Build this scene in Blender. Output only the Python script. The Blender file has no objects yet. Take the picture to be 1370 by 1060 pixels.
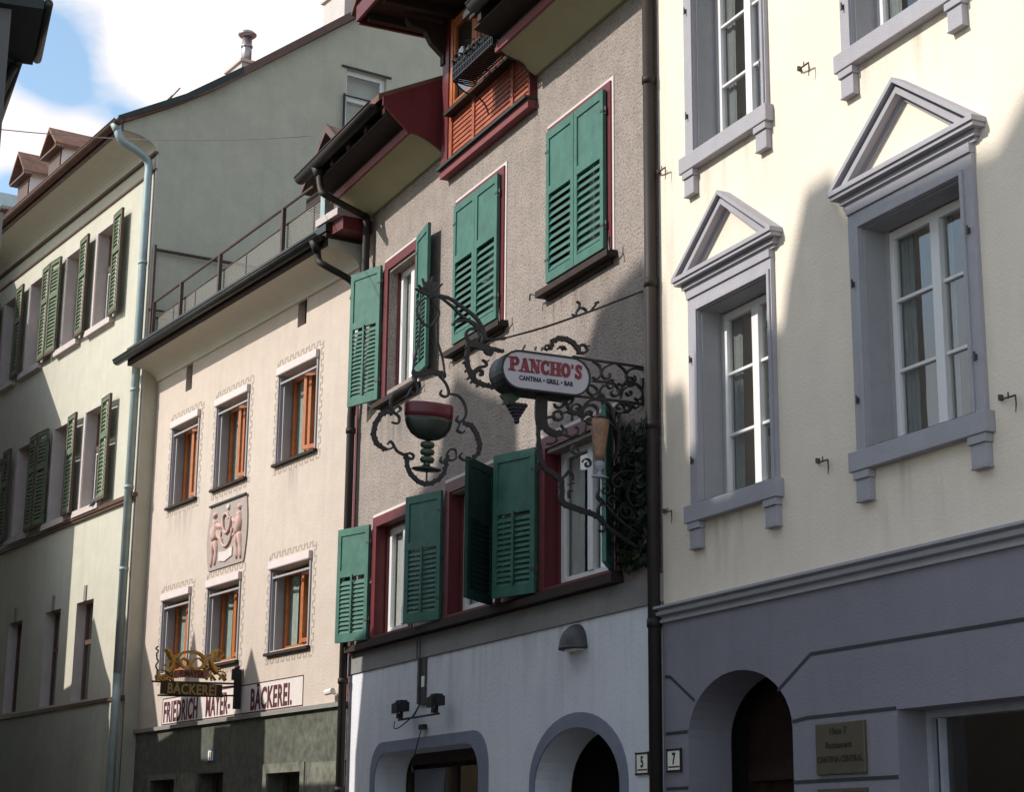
# Old-town lane seen obliquely: four facades, hanging iron signs. Everything is in metres, built in each facade's own frame.
T = {"goblet":[[0.0145,[[-1.9,5.835],[-1.989,5.788],[-2.023,5.713],[-1.994,5.631],[-1.921,5.588],[-1.86,5.649],[-1.834,5.713],[-1.89,5.801]]],[0.0109,[[-1.994,5.631],[-2.0,5.475],[-2.036,5.298],[-2.046,5.195]]],[0.0109,[[-1.851,5.65],[-1.847,5.494],[-1.799,5.345],[-1.775,5.214]]],[0.0363,[[-2.055,5.197],[-1.984,5.19],[-1.913,5.216],[-1.842,5.22],[-1.766,5.203]]],[0.0163,[[-1.984,5.185],[-2.088,5.071],[-2.192,5.008],[-2.225,4.937],[-2.206,4.872],[-2.152,4.828],[-2.159,4.777],[-2.212,4.78]]],[0.0127,[[-2.034,5.179],[-2.003,5.089],[-1.999,5.048],[-2.033,5.018],[-2.061,5.049]]],[0.0109,[[-2.052,5.075],[-2.095,4.994],[-2.121,4.991]]],[0.0163,[[-1.842,5.211],[-1.768,5.143],[-1.74,5.069],[-1.766,5.032],[-1.811,5.049],[-1.799,5.084]]],[0.0163,[[-1.74,5.06],[-1.658,5.053],[-1.603,4.99],[-1.592,4.906],[-1.637,4.842],[-1.673,4.86],[-1.655,4.891]]],[0.0327,[[-2.205,4.856],[-2.275,4.848],[-2.333,4.775],[-2.356,4.673],[-2.319,4.594],[-2.241,4.56]]],[0.0145,[[-2.241,4.56],[-2.189,4.59],[-2.216,4.629],[-2.24,4.602]]],[0.0163,[[-2.19,4.607],[-2.162,4.56],[-2.101,4.533],[-2.039,4.506],[-2.026,4.54],[-2.066,4.556]]],[0.0145,[[-2.206,4.872],[-2.163,4.911],[-2.139,4.888],[-2.17,4.859]]],[0.0145,[[-1.637,4.842],[-1.662,4.78],[-1.626,4.758],[-1.596,4.778]]],[0.0327,[[-1.618,4.835],[-1.546,4.826],[-1.49,4.747],[-1.47,4.647],[-1.515,4.566]]],[0.0145,[[-1.515,4.566],[-1.595,4.541],[-1.641,4.57],[-1.614,4.598]]],[0.0127,[[-1.668,4.576],[-1.678,4.617],[-1.722,4.613],[-1.748,4.568],[-1.721,4.529],[-1.676,4.542],[-1.668,4.576]]],[0.0145,[[-1.748,4.568],[-1.765,4.508],[-1.801,4.516],[-1.792,4.55]]],[0.0291,[[-2.089,4.551],[-2.08,4.485],[-2.054,4.405],[-1.982,4.34],[-1.912,4.324],[-1.842,4.35],[-1.781,4.406],[-1.752,4.492],[-1.748,4.568]]],[0.0109,[[-1.911,4.435],[-1.912,4.335]]],[0.0163,[[-1.9,5.835],[-1.97,5.873],[-2.019,5.914]]],[0.0163,[[-1.9,5.835],[-1.953,5.902],[-1.984,5.972]]],[0.0163,[[-1.9,5.835],[-1.926,5.923],[-1.931,6.015]]],[0.0163,[[-1.9,5.835],[-1.894,5.897],[-1.866,5.962]]],[0.0163,[[-1.9,5.835],[-1.866,5.892],[-1.811,5.953]]],[0.0163,[[-1.9,5.835],[-1.98,5.857],[-2.04,5.882]]],[0.0163,[[-1.9,5.835],[-1.936,5.891],[-1.951,5.95]]],[0.0163,[[-1.9,5.835],[-1.908,5.917],[-1.894,6.002]]]],"bracket":[[0.0211,[[-1.9,5.835],[-1.846,5.851],[-1.745,5.839],[-1.662,5.798],[-1.56,5.742],[-1.495,5.689],[-1.448,5.616],[-1.428,5.54]]],[0.0158,[[-1.846,5.851],[-1.726,5.78],[-1.652,5.72],[-1.54,5.653],[-1.447,5.599]]],[0.0197,[[-1.701,5.621],[-1.706,5.641],[-1.685,5.656],[-1.617,5.677],[-1.54,5.667],[-1.479,5.626],[-1.452,5.564],[-1.469,5.513],[-1.528,5.481]]],[0.0197,[[-1.491,5.571],[-1.504,5.611],[-1.548,5.617],[-1.59,5.591],[-1.6,5.553],[-1.58,5.515],[-1.537,5.508],[-1.499,5.534],[-1.491,5.571]]],[0.0492,[[-1.597,5.488],[-1.528,5.489],[-1.459,5.478],[-1.39,5.474]]],[0.0246,[[-1.408,5.476],[-1.347,5.47],[-1.269,5.461]]],[0.0361,[[-1.434,5.469],[-1.407,5.435],[-1.364,5.445]]],[0.0328,[[-1.58,5.499],[-1.587,5.409],[-1.586,5.328],[-1.55,5.235],[-1.498,5.185],[-1.404,5.164],[-1.326,5.161]]],[0.018,[[-1.55,5.251],[-1.491,5.303],[-1.423,5.323],[-1.428,5.355],[-1.458,5.372]]],[0.0148,[[-1.428,5.347],[-1.398,5.375]]],[0.0213,[[-1.524,5.214],[-1.521,5.255],[-1.482,5.284],[-1.452,5.263],[-1.473,5.238]]],[0.0164,[[-1.586,5.328],[-1.605,5.326],[-1.624,5.331]]],[0.0164,[[-1.572,5.281],[-1.589,5.266],[-1.606,5.257]]],[0.0164,[[-1.55,5.235],[-1.567,5.212],[-1.584,5.195]]],[0.0164,[[-1.528,5.214],[-1.541,5.187],[-1.553,5.166]]],[0.0164,[[-1.498,5.185],[-1.498,5.16],[-1.497,5.141]]],[0.0164,[[-1.578,5.377],[-1.593,5.376],[-1.608,5.382]]],[0.0131,[[-1.409,5.549],[-1.34,5.553],[-1.27,5.571]]],[0.0116,[[-1.272,5.571],[-0.934,5.702],[-0.624,5.842],[-0.365,5.964],[0.055,6.174]]],[0.0386,[[-1.286,5.567],[-1.257,5.575]]],[0.0129,[[-0.624,5.842],[-0.61,5.897],[-0.567,5.923],[-0.531,5.908],[-0.531,5.881]]],[0.0116,[[-0.603,5.891],[-0.588,5.953],[-0.617,5.973]]],[0.0116,[[-0.488,5.907],[-0.445,5.96],[-0.43,5.991]]],[0.0309,[[-0.445,5.98],[-0.411,5.994]]],[0.0116,[[-0.624,5.842],[-0.66,5.857]]],[0.0335,[[-0.85,5.53],[-0.836,5.597],[-0.766,5.636],[-0.674,5.627],[-0.61,5.574],[-0.589,5.524]]],[0.0129,[[-0.877,5.52],[-0.906,5.536],[-0.894,5.56],[-0.864,5.561],[-0.857,5.529]]],[0.0129,[[-0.793,5.544],[-0.744,5.57],[-0.709,5.548]]],[0.0103,[[-0.772,5.573],[-0.737,5.538]]],[0.0206,[[-0.52,5.578],[-0.539,5.605],[-0.574,5.604],[-0.598,5.575],[-0.589,5.543],[-0.553,5.539],[-0.52,5.563],[-0.52,5.578]]],[0.0155,[[-0.531,5.597],[-0.496,5.608]]],[0.0129,[[-1.1,5.499],[-1.082,5.54]]],[0.0129,[[-0.989,5.509],[-0.986,5.539]]],[0.0129,[[-0.933,5.511],[-0.929,5.54]]],[0.0129,[[-0.822,5.608],[-0.833,5.63]]],[0.0129,[[-0.766,5.636],[-0.766,5.659]]],[0.0129,[[-0.716,5.635],[-0.706,5.657]]],[0.0129,[[-0.66,5.62],[-0.638,5.636]]],[0.0129,[[-0.624,5.592],[-0.598,5.601]]],[0.0116,[[-0.652,5.503],[-0.482,5.491],[-0.223,5.49],[0.043,5.487]]],[0.0142,[[-0.652,5.168],[-0.368,5.173],[0.04,5.175]]],[0.0206,[[0.038,5.582],[0.037,5.175],[0.034,4.804]]],[0.0244,[[0.03,5.309],[0.033,4.905],[0.031,4.385],[0.027,3.783]]],[0.0155,[[-0.467,5.48],[-0.407,5.448],[-0.396,5.383],[-0.432,5.333],[-0.475,5.348]]],[0.0155,[[-0.273,5.484],[-0.36,5.44],[-0.389,5.384],[-0.353,5.347],[-0.31,5.367],[-0.317,5.399]]],[0.0155,[[-0.237,5.484],[-0.172,5.437],[-0.154,5.366],[-0.195,5.313],[-0.238,5.323]]],[0.0155,[[0.025,5.461],[-0.063,5.47],[-0.136,5.441],[-0.158,5.386],[-0.122,5.344],[-0.071,5.37],[-0.085,5.408]]],[0.0155,[[0.025,5.447],[0.013,5.379],[0.031,5.342]]],[0.0155,[[-0.475,5.315],[-0.382,5.317],[-0.296,5.323],[-0.238,5.284],[-0.232,5.226],[-0.279,5.211],[-0.303,5.237],[-0.282,5.253]]],[0.0155,[[-0.475,5.282],[-0.511,5.259],[-0.508,5.213],[-0.461,5.195],[-0.425,5.236],[-0.461,5.271],[-0.503,5.273]]],[0.0155,[[-0.368,5.295],[-0.404,5.239],[-0.39,5.188]]],[0.0155,[[-0.296,5.317],[-0.389,5.266],[-0.404,5.206],[-0.368,5.177]]],[0.0155,[[-0.21,5.222],[-0.202,5.288],[-0.137,5.329],[-0.057,5.332],[-0.013,5.284],[-0.021,5.224],[-0.058,5.202],[-0.08,5.217]]],[0.0155,[[-0.166,5.253],[-0.138,5.23],[-0.108,5.253],[-0.13,5.27]]],[0.0155,[[-0.151,5.301],[-0.195,5.263],[-0.21,5.195]]],[0.0902,[[-0.932,5.173],[-0.932,5.099],[-0.936,5.017],[-0.931,4.929],[-0.904,4.875]]],[0.0492,[[-0.913,4.89],[-0.865,4.855],[-0.812,4.837],[-0.75,4.846]]],[0.0246,[[-0.972,5.144],[-0.962,5.031],[-0.962,4.925],[-0.959,4.82],[-0.952,4.74],[-0.93,4.678]]],[0.018,[[-0.821,5.087],[-0.799,5.057],[-0.759,5.06],[-0.731,5.089],[-0.737,5.13],[-0.777,5.137]]],[0.0197,[[-0.746,4.993],[-0.759,5.021],[-0.786,5.024],[-0.817,5.01],[-0.825,4.981],[-0.808,4.957],[-0.772,4.955],[-0.746,4.973],[-0.746,4.993]]],[0.018,[[-0.891,4.925],[-0.883,4.958],[-0.847,4.97],[-0.821,4.973]]],[0.0164,[[-0.89,4.941],[-0.878,4.886],[-0.829,4.846],[-0.759,4.845],[-0.739,4.884],[-0.759,4.915]]],[0.0164,[[-0.746,5.002],[-0.706,5.028],[-0.652,5.02],[-0.598,5.03],[-0.563,5.001]]],[0.0148,[[-0.652,4.959],[-0.657,4.999],[-0.616,5.024],[-0.581,4.999]]],[0.0197,[[-0.715,5.148],[-0.706,5.092],[-0.67,5.043],[-0.616,5.036],[-0.576,5.066],[-0.594,5.096]]],[0.0148,[[-0.692,5.089],[-0.661,5.113],[-0.643,5.165]]],[0.0197,[[-0.563,4.968],[-0.567,5.042],[-0.526,5.12],[-0.454,5.162],[-0.363,5.16],[-0.304,5.112],[-0.282,5.057]]],[0.018,[[-0.545,4.995],[-0.563,5.051],[-0.526,5.096],[-0.463,5.111],[-0.427,5.082],[-0.427,5.041]]],[0.018,[[-0.527,5.013],[-0.527,5.042],[-0.491,5.054],[-0.473,5.032]]],[0.0197,[[-0.545,4.97],[-0.473,4.986],[-0.4,5.019],[-0.328,4.994],[-0.264,4.935]]],[0.0148,[[-0.89,4.747],[-0.829,4.753],[-0.785,4.79]]],[0.0148,[[-0.803,4.772],[-0.794,4.813],[-0.723,4.837],[-0.67,4.826],[-0.612,4.861],[-0.607,4.902],[-0.634,4.912]]],[0.0148,[[-0.714,4.895],[-0.705,4.839]]],[0.0148,[[-0.598,4.842],[-0.545,4.88],[-0.536,4.947]]],[0.0213,[[-0.199,5.166],[-0.134,5.148],[-0.126,5.112],[-0.158,5.089],[-0.181,5.097]]],[0.0213,[[-0.309,5.112],[-0.286,5.031],[-0.246,4.945],[-0.233,4.88],[-0.247,4.747],[-0.288,4.661]]],[0.0396,[[-0.964,4.741],[-0.944,4.639],[-0.906,4.553],[-0.817,4.502],[-0.759,4.463],[-0.751,4.374],[-0.734,4.279],[-0.57,4.234],[-0.422,4.195],[-0.356,4.126]]],[0.0213,[[-0.751,4.464],[-0.686,4.537],[-0.653,4.503],[-0.661,4.472]]],[0.0137,[[-0.694,4.432],[-0.64,4.447]]],[0.0152,[[-0.685,4.321],[-0.685,4.38],[-0.653,4.383]]],[0.0183,[[-0.413,4.428],[-0.43,4.359],[-0.396,4.317],[-0.425,4.254],[-0.408,4.211]]],[0.0152,[[-0.414,4.091],[-0.397,4.075],[-0.364,4.095],[-0.356,4.126]]],[0.0244,[[-0.356,4.126],[-0.239,4.061],[0.021,3.932]]]],"gpretz":[[0.0326,[[-1.046,3.791],[-0.938,3.879],[-0.838,3.951],[-0.735,3.98],[-0.611,3.968],[-0.522,3.896],[-0.546,3.805],[-0.635,3.77],[-0.716,3.803],[-0.746,3.866],[-0.817,3.895]]],[0.0272,[[-0.817,3.895],[-0.84,3.828],[-0.776,3.775],[-0.7,3.828],[-0.659,3.888],[-0.59,3.904]]],[0.0217,[[-0.59,3.904],[-0.535,3.868],[-0.479,3.809]]]],"glion":[[0.0797,[[-1.005,3.981],[-0.984,3.917],[-0.945,3.846],[-0.958,3.764],[-1.014,3.696]]],[0.0544,[[-1.04,3.995],[-1.004,3.973]]],[0.029,[[-0.976,3.926],[-0.887,3.899],[-0.837,3.934]]],[0.029,[[-1.014,3.696],[-1.08,3.644],[-1.119,3.577]]],[0.029,[[-0.958,3.764],[-0.926,3.669],[-0.948,3.602]]],[0.0217,[[-1.015,3.712],[-1.103,3.739],[-1.134,3.689],[-1.106,3.642]]],[0.029,[[-1.066,4.001],[-0.981,3.876],[-0.892,3.833],[-0.829,3.788]]],[0.0834,[[-0.383,4.012],[-0.398,3.954],[-0.438,3.877],[-0.407,3.796],[-0.351,3.734]]],[0.0544,[[-0.339,4.032],[-0.383,4.004]]],[0.029,[[-0.407,3.961],[-0.486,3.948],[-0.537,3.904]]],[0.029,[[-0.351,3.734],[-0.296,3.704],[-0.239,3.642]]],[0.029,[[-0.407,3.796],[-0.438,3.713],[-0.416,3.632]]],[0.0217,[[-0.343,3.751],[-0.263,3.756],[-0.224,3.708],[-0.267,3.673]]],[0.0254,[[-0.312,4.017],[-0.274,3.97],[-0.324,3.917],[-0.376,3.881]]],[0.029,[[-1.155,3.607],[-1.081,3.66],[-1.026,3.598]]],[0.029,[[-1.15,3.672],[-1.095,3.611],[-0.975,3.617]]],[0.029,[[-0.488,3.644],[-0.438,3.713],[-0.364,3.643]]],[0.029,[[-0.311,3.654],[-0.27,3.722],[-0.221,3.651]]],[0.029,[[-1.077,3.587],[-0.994,3.648],[-0.922,3.604]]],[0.029,[[-0.511,3.758],[-0.443,3.811],[-0.3,3.786]]]],"gvine":[[0.0145,[[-1.145,4.021],[-1.178,3.994],[-1.142,3.964],[-1.166,3.93]]],[0.0145,[[-1.158,3.866],[-1.134,3.835],[-1.165,3.784],[-1.145,3.737],[-1.119,3.722]]],[0.0145,[[-1.166,3.93],[-1.153,3.866]]],[0.0145,[[-1.145,3.737],[-1.145,3.592]]]],"gbars":[[[-1.205,3.585],[-0.022,3.617]],[[-1.118,3.419],[-0.247,3.447]],[[-0.27,3.558],[-0.021,3.596]],[[-0.283,3.455],[-0.024,3.469]]],"pipeA":[[0.061,-0.62,12.184],[0.145,-0.6,11.995],[-0.119,-0.12,11.921],[-0.028,-0.1,11.666],[-0.011,-0.1,10.346],[-0.104,-0.1,7.587],[0.001,-0.1,5.819],[0.037,-0.1,3.978],[0.032,-0.1,3.834],[0.239,-0.1,3.641],[0.276,-0.1,2.372]],"pipeB":[[6.471,-0.5,8.68],[6.561,-0.5,8.433],[6.612,-0.44,8.33],[6.646,-0.1,8.173]],"pipeC":[[0.506,-0.75,9.26],[0.592,-0.75,9.034],[0.648,-0.68,8.944],[0.389,-0.1,8.868]]}
ORG = {'D': [1.208, 14.178], 'C': [-1.814, 20.657], 'B': [-5.32, 26.291], 'A': [-5.507, 26.174]}
AZ = {'A': 33.0, 'B': 31.9, 'C': 25.0, 'D': 24.6}
CW = 7.149
BWID = 6.635
HOUSES = [{"label": "unseen tall rendered house, farthest along the near side, sloping skyline shaped to cast shade", "m": "housewall", "segs": [[[-8.497, 26.111], 5.807], [[-8.582, 26.332], 6.02], [[-8.795, 26.888], 6.747], [[-9.073, 27.612], 5.656], [[-9.188, 27.912], 5.556], [[-9.195, 27.929], 9.103], [[-9.517, 28.768], 9.863], [[-9.886, 29.729], 10.802], [[-10.36, 30.965], 12.066], [[-10.631, 31.671], 12.778], [[-10.868, 32.289], 13.175], [[-11.342, 33.524], 13.868]]}, {"label": "unseen low rendered house, its row of points shaped to cast shade", "m": "housewall2", "segs": [[[-6.103, 19.876], 5.32], [[-6.813, 21.724], 5.041], [[-6.82, 21.742], 5.988], [[-7.001, 22.213], 6.727], [[-7.178, 22.675], 5.697], [[-7.349, 23.12], 5.63], [[-7.366, 23.164], 5.223], [[-7.495, 23.502], 5.173], [[-7.509, 23.537], 5.767], [[-7.663, 23.937], 6.877], [[-7.837, 24.391], 5.438], [[-8.014, 24.853], 5.269], [[-8.167, 25.253], 6.158], [[-8.372, 25.786], 6.908]]}, {"label": "unseen short rendered house next to the grey house, skyline shaped to cast shade", "m": "housewall", "segs": [[[-5.35, 17.914], 8.037], [[-5.633, 18.65], 7.347], [[-5.88, 19.295], 6.812], [[-5.909, 19.369], 6.258], [[-5.951, 19.479], 5.652]]}, {"label": "unseen tall house behind the viewer, stepped skyline shaped to cast shade, farther half", "m": "housewall2", "segs": [[[-9.473, 12.156], 14.02], [[-9.829, 12.927], 13.768], [[-9.892, 13.063], 13.547], [[-10.277, 13.898], 12.915], [[-10.298, 13.943], 12.715], [[-10.52, 14.424], 12.714], [[-10.541, 14.469], 13.314], [[-10.868, 15.177], 13.592], [[-11.149, 15.784], 13.91], [[-11.275, 16.057], 13.459], [[-11.296, 16.102], 13.159], [[-11.4, 16.329], 12.958], [[-11.861, 17.326], 12.556]]}, {"label": "unseen tall house behind the viewer, stepped skyline shaped to cast shade, nearer half", "m": "housewall", "segs": [[[-6.22, 5.116], 14.352], [[-7.059, 6.933], 14.057], [[-7.492, 7.869], 13.599], [[-7.605, 8.114], 13.36], [[-8.268, 9.55], 13.464], [[-8.34, 9.704], 13.814], [[-8.474, 9.995], 13.785], [[-8.587, 10.24], 13.166], [[-8.621, 10.313], 12.866], [[-8.738, 10.567], 12.867], [[-8.843, 10.794], 12.667], [[-8.864, 10.84], 11.718], [[-9.011, 11.158], 11.718], [[-9.032, 11.203], 12.919], [[-9.099, 11.349], 12.919], [[-9.116, 11.385], 12.169], [[-9.208, 11.585], 12.17], [[-9.217, 11.603], 12.77], [[-9.347, 11.885], 12.77], [[-9.36, 11.912], 13.771]]}]
EAVE = {'c': [-3.4295, 12.0473], 'L': 0.9637, 'rz': 0.3262, 'c2': [-3.8222, 12.8528], 'rz2': 0.3848}
WIRE = [[-2.46, 21.695, 10.496], [-5.564, 16.782, 8.557]]
CLOUDS = [([-0.1441, 0.8898, 0.433], 0.02, 0.16, 0.35), ([-0.1834, 0.8908, 0.4158], 0.01, 0.07, 0.25), ([-0.2603, 0.8946, 0.3632], 0.0, 0.04, 0.4), ([-0.2269, 0.9052, 0.3593], 0.0, 0.03, 0.35), ([-0.2347, 0.8811, 0.4107], 0.0, 0.05, -0.35), ([-0.2447, 0.8869, 0.3919], 0.0, 0.035, -0.25), ([-0.2056, 0.9036, 0.3759], 0.0, 0.03, -0.3), ([-0.2646, 0.9028, 0.3389], 0.0, 0.02, -0.4), ([-0.1763, 0.9033, 0.3912], 0.0, 0.025, 0.1)]
SKY_STR = 0.15
SUN_EL = 35.0
SUN_ROT = -1.7802358370342162
SUN_E = 4.2
SUNV = [-0.9781476007338057, -0.20791169081775934]
EXPO = 0.18
SKY_GAIN = [1.45, 1.6, 1.5]
CLOUD = [6.9, 6.4, 6.2]
import bpy, math, random
from math import sin, cos, pi, radians, atan2, sqrt, tan
from mathutils import Vector, Matrix
from mathutils.geometry import tessellate_polygon
R = radians
random.seed(7)
scene = bpy.context.scene
col = scene.collection

# ------------------------------------------------------------------ mesh builder
class MB:
    def __init__(s): s.v = []; s.f = []; s.M = None
    def add(s, vs, fs):
        o = len(s.v)
        if s.M is not None: vs = [tuple(s.M @ Vector(v)) for v in vs]
        s.v += [tuple(v) for v in vs]; s.f += [tuple(i + o for i in f) for f in fs]
        return s
    def box(s, x0, x1, y0, y1, z0, z1):
        if x0 > x1: x0, x1 = x1, x0
        if y0 > y1: y0, y1 = y1, y0
        if z0 > z1: z0, z1 = z1, z0
        v = [(x, y, z) for z in (z0, z1) for y in (y0, y1) for x in (x0, x1)]
        return s.add(v, [(0, 2, 3, 1), (4, 5, 7, 6), (0, 1, 5, 4), (2, 6, 7, 3), (0, 4, 6, 2), (1, 3, 7, 5)])
    def prism(s, poly, a, b, ax='y'):
        """poly in two axes extruded along ax from a to b"""
        def P(p, t):
            return {'y': (p[0], t, p[1]), 'x': (t, p[0], p[1]), 'z': (p[0], p[1], t)}[ax]
        n = len(poly)
        tris = tessellate_polygon([[Vector((p[0], p[1], 0)) for p in poly]])
        v = [P(p, a) for p in poly] + [P(p, b) for p in poly]
        f = [tuple(t) for t in tris] + [tuple(i + n for i in reversed(t)) for t in tris]
        f += [(i, (i + 1) % n, (i + 1) % n + n, i + n) for i in range(n)]
        return s.add(v, f)
    def ring(s, outer, inner, a, b, ax='y'):
        """frame between two loops with the same number of points"""
        def P(p, t):
            return {'y': (p[0], t, p[1]), 'x': (t, p[0], p[1])}[ax]
        n = len(outer)
        v = [P(p, a) for p in outer] + [P(p, a) for p in inner] + [P(p, b) for p in outer] + [P(p, b) for p in inner]
        f = []
        for i in range(n):
            j = (i + 1) % n
            f += [(i, j, n + j, n + i), (2*n + i, 3*n + i, 3*n + j, 2*n + j), (i, 2*n + i, 2*n + j, j), (n + i, n + j, 3*n + j, 3*n + i)]
        return s.add(v, f)
    def frame(s, x0, x1, z0, z1, w, y0, y1, wb=None, wt=None):
        wb = w if wb is None else wb; wt = w if wt is None else wt
        return s.ring([(x0, z0), (x1, z0), (x1, z1), (x0, z1)], [(x0 + w, z0 + wb), (x1 - w, z0 + wb), (x1 - w, z1 - wt), (x0 + w, z1 - wt)], y0, y1)
    def tube(s, pts, r, n=8, cap=True):
        pts = [Vector(p) for p in pts]
        if not hasattr(r, '__len__'): r = [r] * len(pts)
        up = None; rings = []
        for i, p in enumerate(pts):
            d = (pts[min(i + 1, len(pts) - 1)] - pts[max(i - 1, 0)]).normalized()
            if up is None:
                up = Vector((0, 0, 1)) if abs(d.z) < .9 else Vector((1, 0, 0))
            a = d.cross(up).normalized(); b = a.cross(d).normalized(); up = b
            rings.append([p + (a * cos(2*pi*k/n) + b * sin(2*pi*k/n)) * r[i] for k in range(n)])
        v = [q for rg in rings for q in rg]; f = []
        for i in range(len(pts) - 1):
            for k in range(n):
                k2 = (k + 1) % n
                f.append((i*n + k, i*n + k2, (i + 1)*n + k2, (i + 1)*n + k))
        if cap: f += [tuple(range(n)), tuple((len(pts) - 1)*n + k for k in reversed(range(n)))]
        return s.add(v, f)
    def ribbon(s, pts, w, t, xc):
        """flat forged bar in the plane x = xc following points (y, z); w in the plane, t across it"""
        P = smooth(pts); n = len(P); v = []
        for i, p in enumerate(P):
            a = P[min(i + 1, n - 1)]; b = P[max(i - 1, 0)]
            d = Vector((a[0] - b[0], a[1] - b[1])); d = d.normalized() if d.length > 1e-6 else Vector((1, 0))
            q = Vector((-d[1], d[0])) * w * .5 * (1 - .45 * (abs(i/(n - 1) - .5) * 2) ** 3)
            for sx, sn in ((-1, -1), (1, -1), (1, 1), (-1, 1)):
                v.append((xc + sx * t / 2, p[0] + q[0] * sn, p[1] + q[1] * sn))
        f = [(0, 1, 2, 3), tuple(4*(n - 1) + k for k in (3, 2, 1, 0))]
        for i in range(n - 1):
            for k in range(4):
                f.append((4*i + k, 4*i + (k + 1) % 4, 4*i + 4 + (k + 1) % 4, 4*i + 4 + k))
        return s.add(v, f)
    def lathe(s, prof, c, n=20, sx=1., sy=1., ax='z'):
        """prof [(r, h)], turned about the vertical through c"""
        v = []; f = []
        for r, h in prof:
            for k in range(n):
                a = 2*pi*k/n; v.append((c[0] + r*cos(a)*sx, c[1] + r*sin(a)*sy, c[2] + h))
        for i in range(len(prof) - 1):
            for k in range(n):
                k2 = (k + 1) % n; f.append((i*n + k, i*n + k2, (i + 1)*n + k2, (i + 1)*n + k))
        f += [tuple(reversed(range(n))), tuple((len(prof) - 1)*n + k for k in range(n))]
        return s.add(v, f)
    def text(s, body, size, x, y, z, thick=.004, bold=0., sx=1., align='CENTER', face='y', shear=0., space=1.):
        c = bpy.data.curves.new('t', 'FONT'); c.body = body; c.size = size; c.align_x = align; c.extrude = thick / 2; c.offset = bold; c.shear = shear
        c.space_character = space; c.resolution_u = 3
        o = bpy.data.objects.new('t', c); col.objects.link(o)
        bpy.context.view_layer.update()
        me = bpy.data.meshes.new_from_object(o)
        if face == 'y': vs = [(x + v.co.x * sx, y - v.co.z, z + v.co.y) for v in me.vertices]
        else: vs = [(x + v.co.z, y + v.co.x * sx, z + v.co.y) for v in me.vertices]
        s.add(vs, [tuple(p.vertices) for p in me.polygons])
        bpy.data.objects.remove(o); bpy.data.curves.remove(c); bpy.data.meshes.remove(me)
        return s
    def build(s, name, mat, parent=None, smoothed=False, bevel=0):
        me = bpy.data.meshes.new(name); me.from_pydata(s.v, [], s.f); me.validate()
        import bmesh
        bm = bmesh.new(); bm.from_mesh(me); bmesh.ops.recalc_face_normals(bm, faces=bm.faces); bm.to_mesh(me); bm.free()
        me.materials.append(mat)
        if smoothed:
            for p in me.polygons: p.use_smooth = True
        o = bpy.data.objects.new(name, me); col.objects.link(o)
        if parent is not None: o.parent = parent
        if bevel:
            m = o.modifiers.new('b', 'BEVEL'); m.width = bevel; m.segments = 2; m.limit_method = 'ANGLE'
        return o

def smooth(p, k=5):
    if len(p) < 3: return [tuple(q) for q in p]
    out = []; n = len(p)
    for i in range(n - 1):
        a, b, c, d = p[max(i - 1, 0)], p[i], p[i + 1], p[min(i + 2, n - 1)]
        for j in range(k):
            t = j / k
            out.append(tuple(.5*((2*b[m]) + (-a[m] + c[m])*t + (2*a[m] - 5*b[m] + 4*c[m] - d[m])*t*t + (-a[m] + 3*b[m] - 3*c[m] + d[m])*t**3) for m in range(len(b))))
    out.append(tuple(p[-1])); return out

def panel(mb, outline, holes, y=0., depth=.3):
    """wall face with real openings: outline and holes in (x, z); hole sides run back by depth"""
    loops = [outline] + holes
    flat = [p for l in loops for p in l]
    tris = tessellate_polygon([[Vector((p[0], p[1], 0)) for p in l] for l in loops])
    mb.add([(p[0], y, p[1]) for p in flat], [tuple(t) for t in tris])
    for l in holes:
        n = len(l)
        mb.add([(p[0], y, p[1]) for p in l] + [(p[0], y + depth, p[1]) for p in l], [(i, (i + 1) % n, n + (i + 1) % n, n + i) for i in range(n)])
def rect(x0, x1, z0, z1): return [(x0, z0), (x1, z0), (x1, z1), (x0, z1)]
def arch(x0, x1, zb, zs, za, n=16):
    """opening with a half-ellipse head"""
    c = (x0 + x1)/2; r = (x1 - x0)/2
    return [(x0, zb), (x1, zb)] + [(c + r*cos(pi*k/n), zs + (za - zs)*sin(pi*k/n)) for k in range(n + 1)]

def tag(o, label=None, cat=None, group=None, kind=None):
    if label: o['label'] = label
    if cat: o['category'] = cat
    if group: o['group'] = group
    if kind: o['kind'] = kind
    return o
def frame_at(name, org, az):
    o = bpy.data.objects.new(name, None); o.empty_display_size = .3; col.objects.link(o)
    o.location = (org[0], org[1], 0); o.rotation_euler = (0, 0, R(az) - pi/2)
    return o
def empty(name, loc, rz=0.):
    o = bpy.data.objects.new(name, None); o.empty_display_size = .3; col.objects.link(o); o.location = loc; o.rotation_euler = (0, 0, rz); return o
def world_of(fr, p):
    a = fr.rotation_euler[2]
    return Vector((fr.location[0] + p[0]*cos(a) - p[1]*sin(a), fr.location[1] + p[0]*sin(a) + p[1]*cos(a), p[2]))
class Local:
    """a thing fixed near a building: an Empty at its own base, meshes given in the building's coordinates"""
    def __init__(s, name, fr, base):
        s.e = empty(name, world_of(fr, base), fr.rotation_euler[2]); s.b = base
    def mb(s):
        m = MB(); m.M = Matrix.Translation((-s.b[0], -s.b[1], -s.b[2])); return m

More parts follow.
